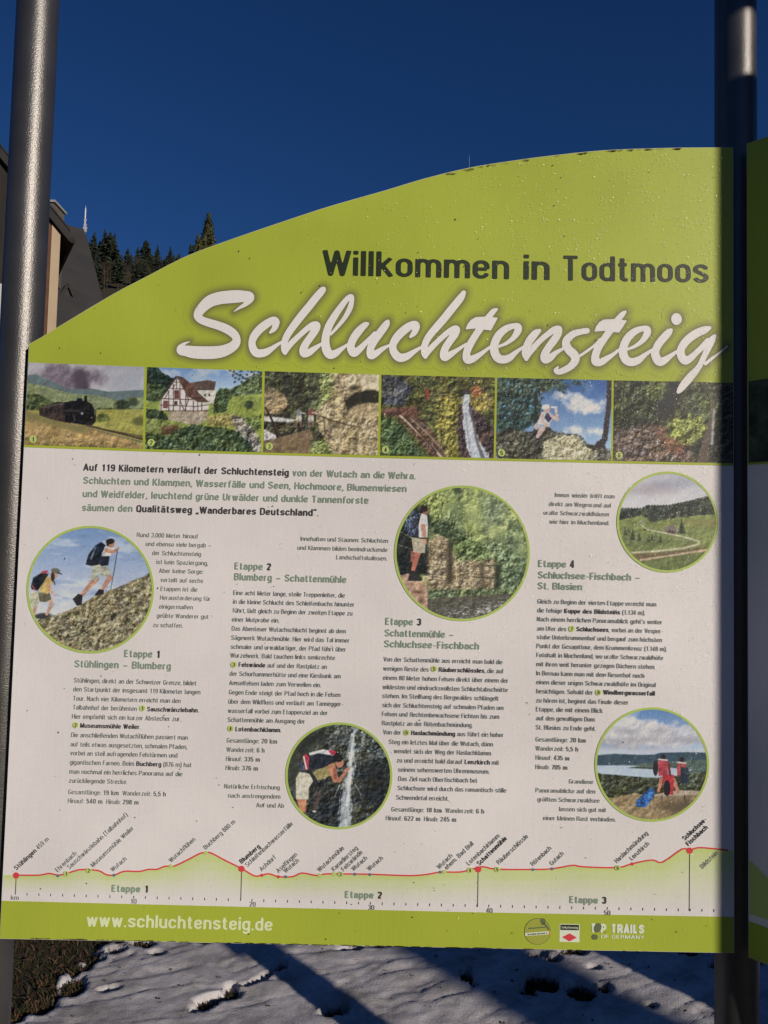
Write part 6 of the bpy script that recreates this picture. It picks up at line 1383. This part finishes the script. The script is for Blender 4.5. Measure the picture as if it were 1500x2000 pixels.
def bare_meshes(seed, H_, mat):
    r_ = random.Random(seed); mb = MB(); mb.tube((0, 0, -1), (0, 0, H_ * .55), H_ * .016, H_ * .01, 7); mb.tube((0, 0, H_ * .55), (H_ * .02, 0, H_ * .95), H_ * .01, H_ * .002, 5)
    tr = bpy.data.meshes.new('trunk'); tr.from_pydata(mb.v, [], mb.f); tr.materials.append(mat); mb = MB()
    def grow(p, d, L, r, dep):
        q = p + d * L; mb.tube(p, q, r, r * .6, 3, False)
        if dep:
            for _ in range(4): grow(p + d * L * r_.uniform(.35, 1), (d + Vector((r_.uniform(-.8, .8), r_.uniform(-.8, .8), r_.uniform(-.1, .6)))).normalized(), L * r_.uniform(.45, .7), r * .55, dep - 1)
    for k in range(11):
        a = r_.uniform(0, 6.28); grow(Vector((0, 0, H_ * r_.uniform(.25, .85))), Vector((math.cos(a), math.sin(a), r_.uniform(.5, 1.4))).normalized(), H_ * r_.uniform(.12, .22), H_ * .005, 3)
    cr_ = bpy.data.meshes.new('crown'); cr_.from_pydata(mb.v, [], mb.f); cr_.materials.append(M_twig); return tr, cr_
def place_tree(name, meshes, x, y, z, s, label, cat, group):
    e = empty(name, (x, y, z), label, cat, group, random.uniform(0, 6.28)); e.scale = (s, s, s)
    link('trunk', meshes[0], e); link('crown', meshes[1], e); return e
con = [conifer_meshes(1, 24, 4.8, M_nd[0], 26, 13, .1), conifer_meshes(2, 24, 3.9, M_nd[1], 28, 12, .15), conifer_meshes(3, 24, 4.2, M_nd[0], 24, 14, .75, .3), conifer_meshes(4, 24, 4.6, M_nd[1], 26, 13, .4, .25)]
decid = [bare_meshes(5, 18, M_bark), bare_meshes(6, 20, M_pale), bare_meshes(7, 16, M_bark)]
def h1(x, y): return float(hill(np.array(float(x)), np.array(float(y))))
sky_trees = [(185, 452, 1, 'narrow dark conifer on the ridge just beside the radio mast'), (206, 447, 0, 'tallest dark conifer of the ridge clump beside the radio mast'), (216, 453, 3, 'broad conifer in the middle of the ridge clump'), (224, 455, 0, 'conifer closing the ridge clump above the brown thicket'),
             (250, 484, 3, 'low conifer in the dip of the wooded ridge'), (270, 481, 1, 'conifer between the dip and the round-topped tree'), (286, 468, 2, 'round-topped thick conifer on the wooded ridge'), (308, 478, 0, 'pointed conifer next to the round-topped ridge tree'),
             (333, 481, 0, 'last free-standing pointed conifer on the ridge'), (350, 498, 3, 'short conifer where the ridge meets the sign'), (196, 470, 3, 'small conifer under the ridge clump'), (176, 472, 2, 'stubby conifer at the foot of the mast')]
for px_, py_, k, lab in sky_trees:
    y = 375 + random.uniform(-8, 8); tp = at_depth(px_, py_, y); hb_ = h1(tp.x, y); s_ = (tp.z - hb_) / 24
    place_tree('conifer', con[k], tp.x, y, hb_, max(s_, .35), lab, 'tree', 'conifers on the wooded hill')
# the rest of the wood on the slope below the ridge
random.seed(21); n_c = 0
spots = []
for _ in range(4000):
    y = random.uniform(290, 398); x = random.uniform(-190, -55) if random.random() < .8 else random.uniform(-55, 160)
    dd = min([math.hypot(x - a, y - b) for a, b in spots] + [99])
    if dd < (3.7 if x < -55 else 14): continue
    spots.append((x, y))
    if len(spots) > 290: break
for i_, (x, y) in enumerate(spots):
    z = h1(x, y); H_ = random.uniform(.42, .62)
    lim = (at_depth(750 + x / y * F_PX, 494 + 16 * random.random(), y).z - z)
    if x / y > -.2: lim = at_depth(750 + x / y * F_PX, 560, y).z - z
    s_ = min(H_ * 24, lim) / 24
    if s_ < .22: continue
    px_ = 750 + x / y * F_PX; top_ = 1075 - (z + s_ * 24 - 1.6) / y * F_PX
    if px_ > 60 and top_ > arc_y(min(max(px_, 60), 1430)) + 30 and i_ % 4: continue
    if (x + y) % 7 < 3.6 and x < -55: place_tree('bare_tree', decid[i_ % 3], x, y, z, s_ * 1.15, 'leafless brown tree in the dense thicket below the ridge line', 'tree', 'leafless trees on the wooded hill')
    else: place_tree('conifer', con[i_ % 4], x, y, z, s_, 'dark conifer standing within the mass of the wood below the ridge', 'tree', 'conifers within the wood')
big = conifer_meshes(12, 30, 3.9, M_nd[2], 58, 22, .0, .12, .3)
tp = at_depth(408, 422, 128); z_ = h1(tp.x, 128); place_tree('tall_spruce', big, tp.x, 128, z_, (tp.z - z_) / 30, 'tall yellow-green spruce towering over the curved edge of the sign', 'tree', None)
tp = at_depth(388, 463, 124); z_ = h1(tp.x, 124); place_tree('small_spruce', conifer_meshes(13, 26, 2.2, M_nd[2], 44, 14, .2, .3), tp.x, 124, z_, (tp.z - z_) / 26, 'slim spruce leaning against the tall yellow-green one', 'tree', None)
tp = at_depth(374, 482, 130); z_ = h1(tp.x, 130); place_tree('small_spruce', conifer_meshes(14, 24, 2.6, M_nd[0], 40, 14, .2, .3), tp.x, 130, z_, (tp.z - z_) / 24, 'short dark spruce at the foot of the tall one, over the sign edge', 'tree', None)

# the rest of the wood, behind the sign and to the sides: one far-off mass
r_ = np.random.default_rng(4); wv = []; wf = []; wn_ = 0
for _ in range(5200):
    x = r_.uniform(-420, 420); y = r_.uniform(105, 425)
    if -0.62 < x / y < -.215 or math.hypot(x + 32, y - 128) < 12: continue
    lim_ = (.375 if x / y > -.215 else .6) * y; z0 = h1(x, y); H_ = min(r_.uniform(13, 25), lim_ - z0 if x / y < -.05 and x / y > -.22 else 99)
    if H_ < 5: continue
    for t_ in range(7):
        zz_ = z0 + H_ * (.1 + .125 * t_); R_ = H_ * .17 * (1 - t_ / 7.6) * r_.uniform(.8, 1.2); m_ = 7; b_ = len(wv)
        for k in range(m_):
            a_ = 6.283 * k / m_ + t_; q_ = R_ * r_.uniform(.5, 1.3); wv.append((x + q_ * math.cos(a_), y + q_ * math.sin(a_), zz_ - q_ * .25 + r_.uniform(-.3, .3)))
        wv.append((x, y, zz_ + H_ * .24)); wf += [(b_ + k, b_ + (k + 1) % m_, b_ + m_) for k in range(m_)]
me = bpy.data.meshes.new('forest'); me.from_pydata(wv, [], wf); me.materials.append(M_nd[0])
link('forest', me, kind='stuff', label='dark spruce wood covering the hillside behind the sign')

# a bare tree behind the camera whose trunk shades the snow under the sign, one limb shading the top of the post
for gx_, dist_, rad_, lab_ in ((874, 12.5, .235, 'thick bare tree standing some way behind the viewer'), (1245, 15.0, .20, 'slimmer bare tree behind the viewer, farther off than the thick one')):
    g0 = on_ground(gx_, 1850); tc_ = Vector((g0.x, g0.y, 0)) + s2 * dist_
    bt = empty('old_tree', tc_, lab_, 'tree'); bt.matrix_world = Matrix.Translation(tc_)
    mb = MB(); mb.tube((0, 0, -.3), (.0, .0, 6.2), rad_ * 1.05, rad_ * .96, 24); mb.tube((0, 0, 6.19), (.15, 0, 11), rad_ * .96, rad_ * .5, 16)
    for k in range(9):
        a = k * .7; mb.tube((0, 0, 8.6 + k * .2), (math.cos(a) * 2.2, math.sin(a) * 2.2, 10.8 + k * .3), .07, .025, 7)
    mb.build('trunk', M_bark, bt, smooth=True)
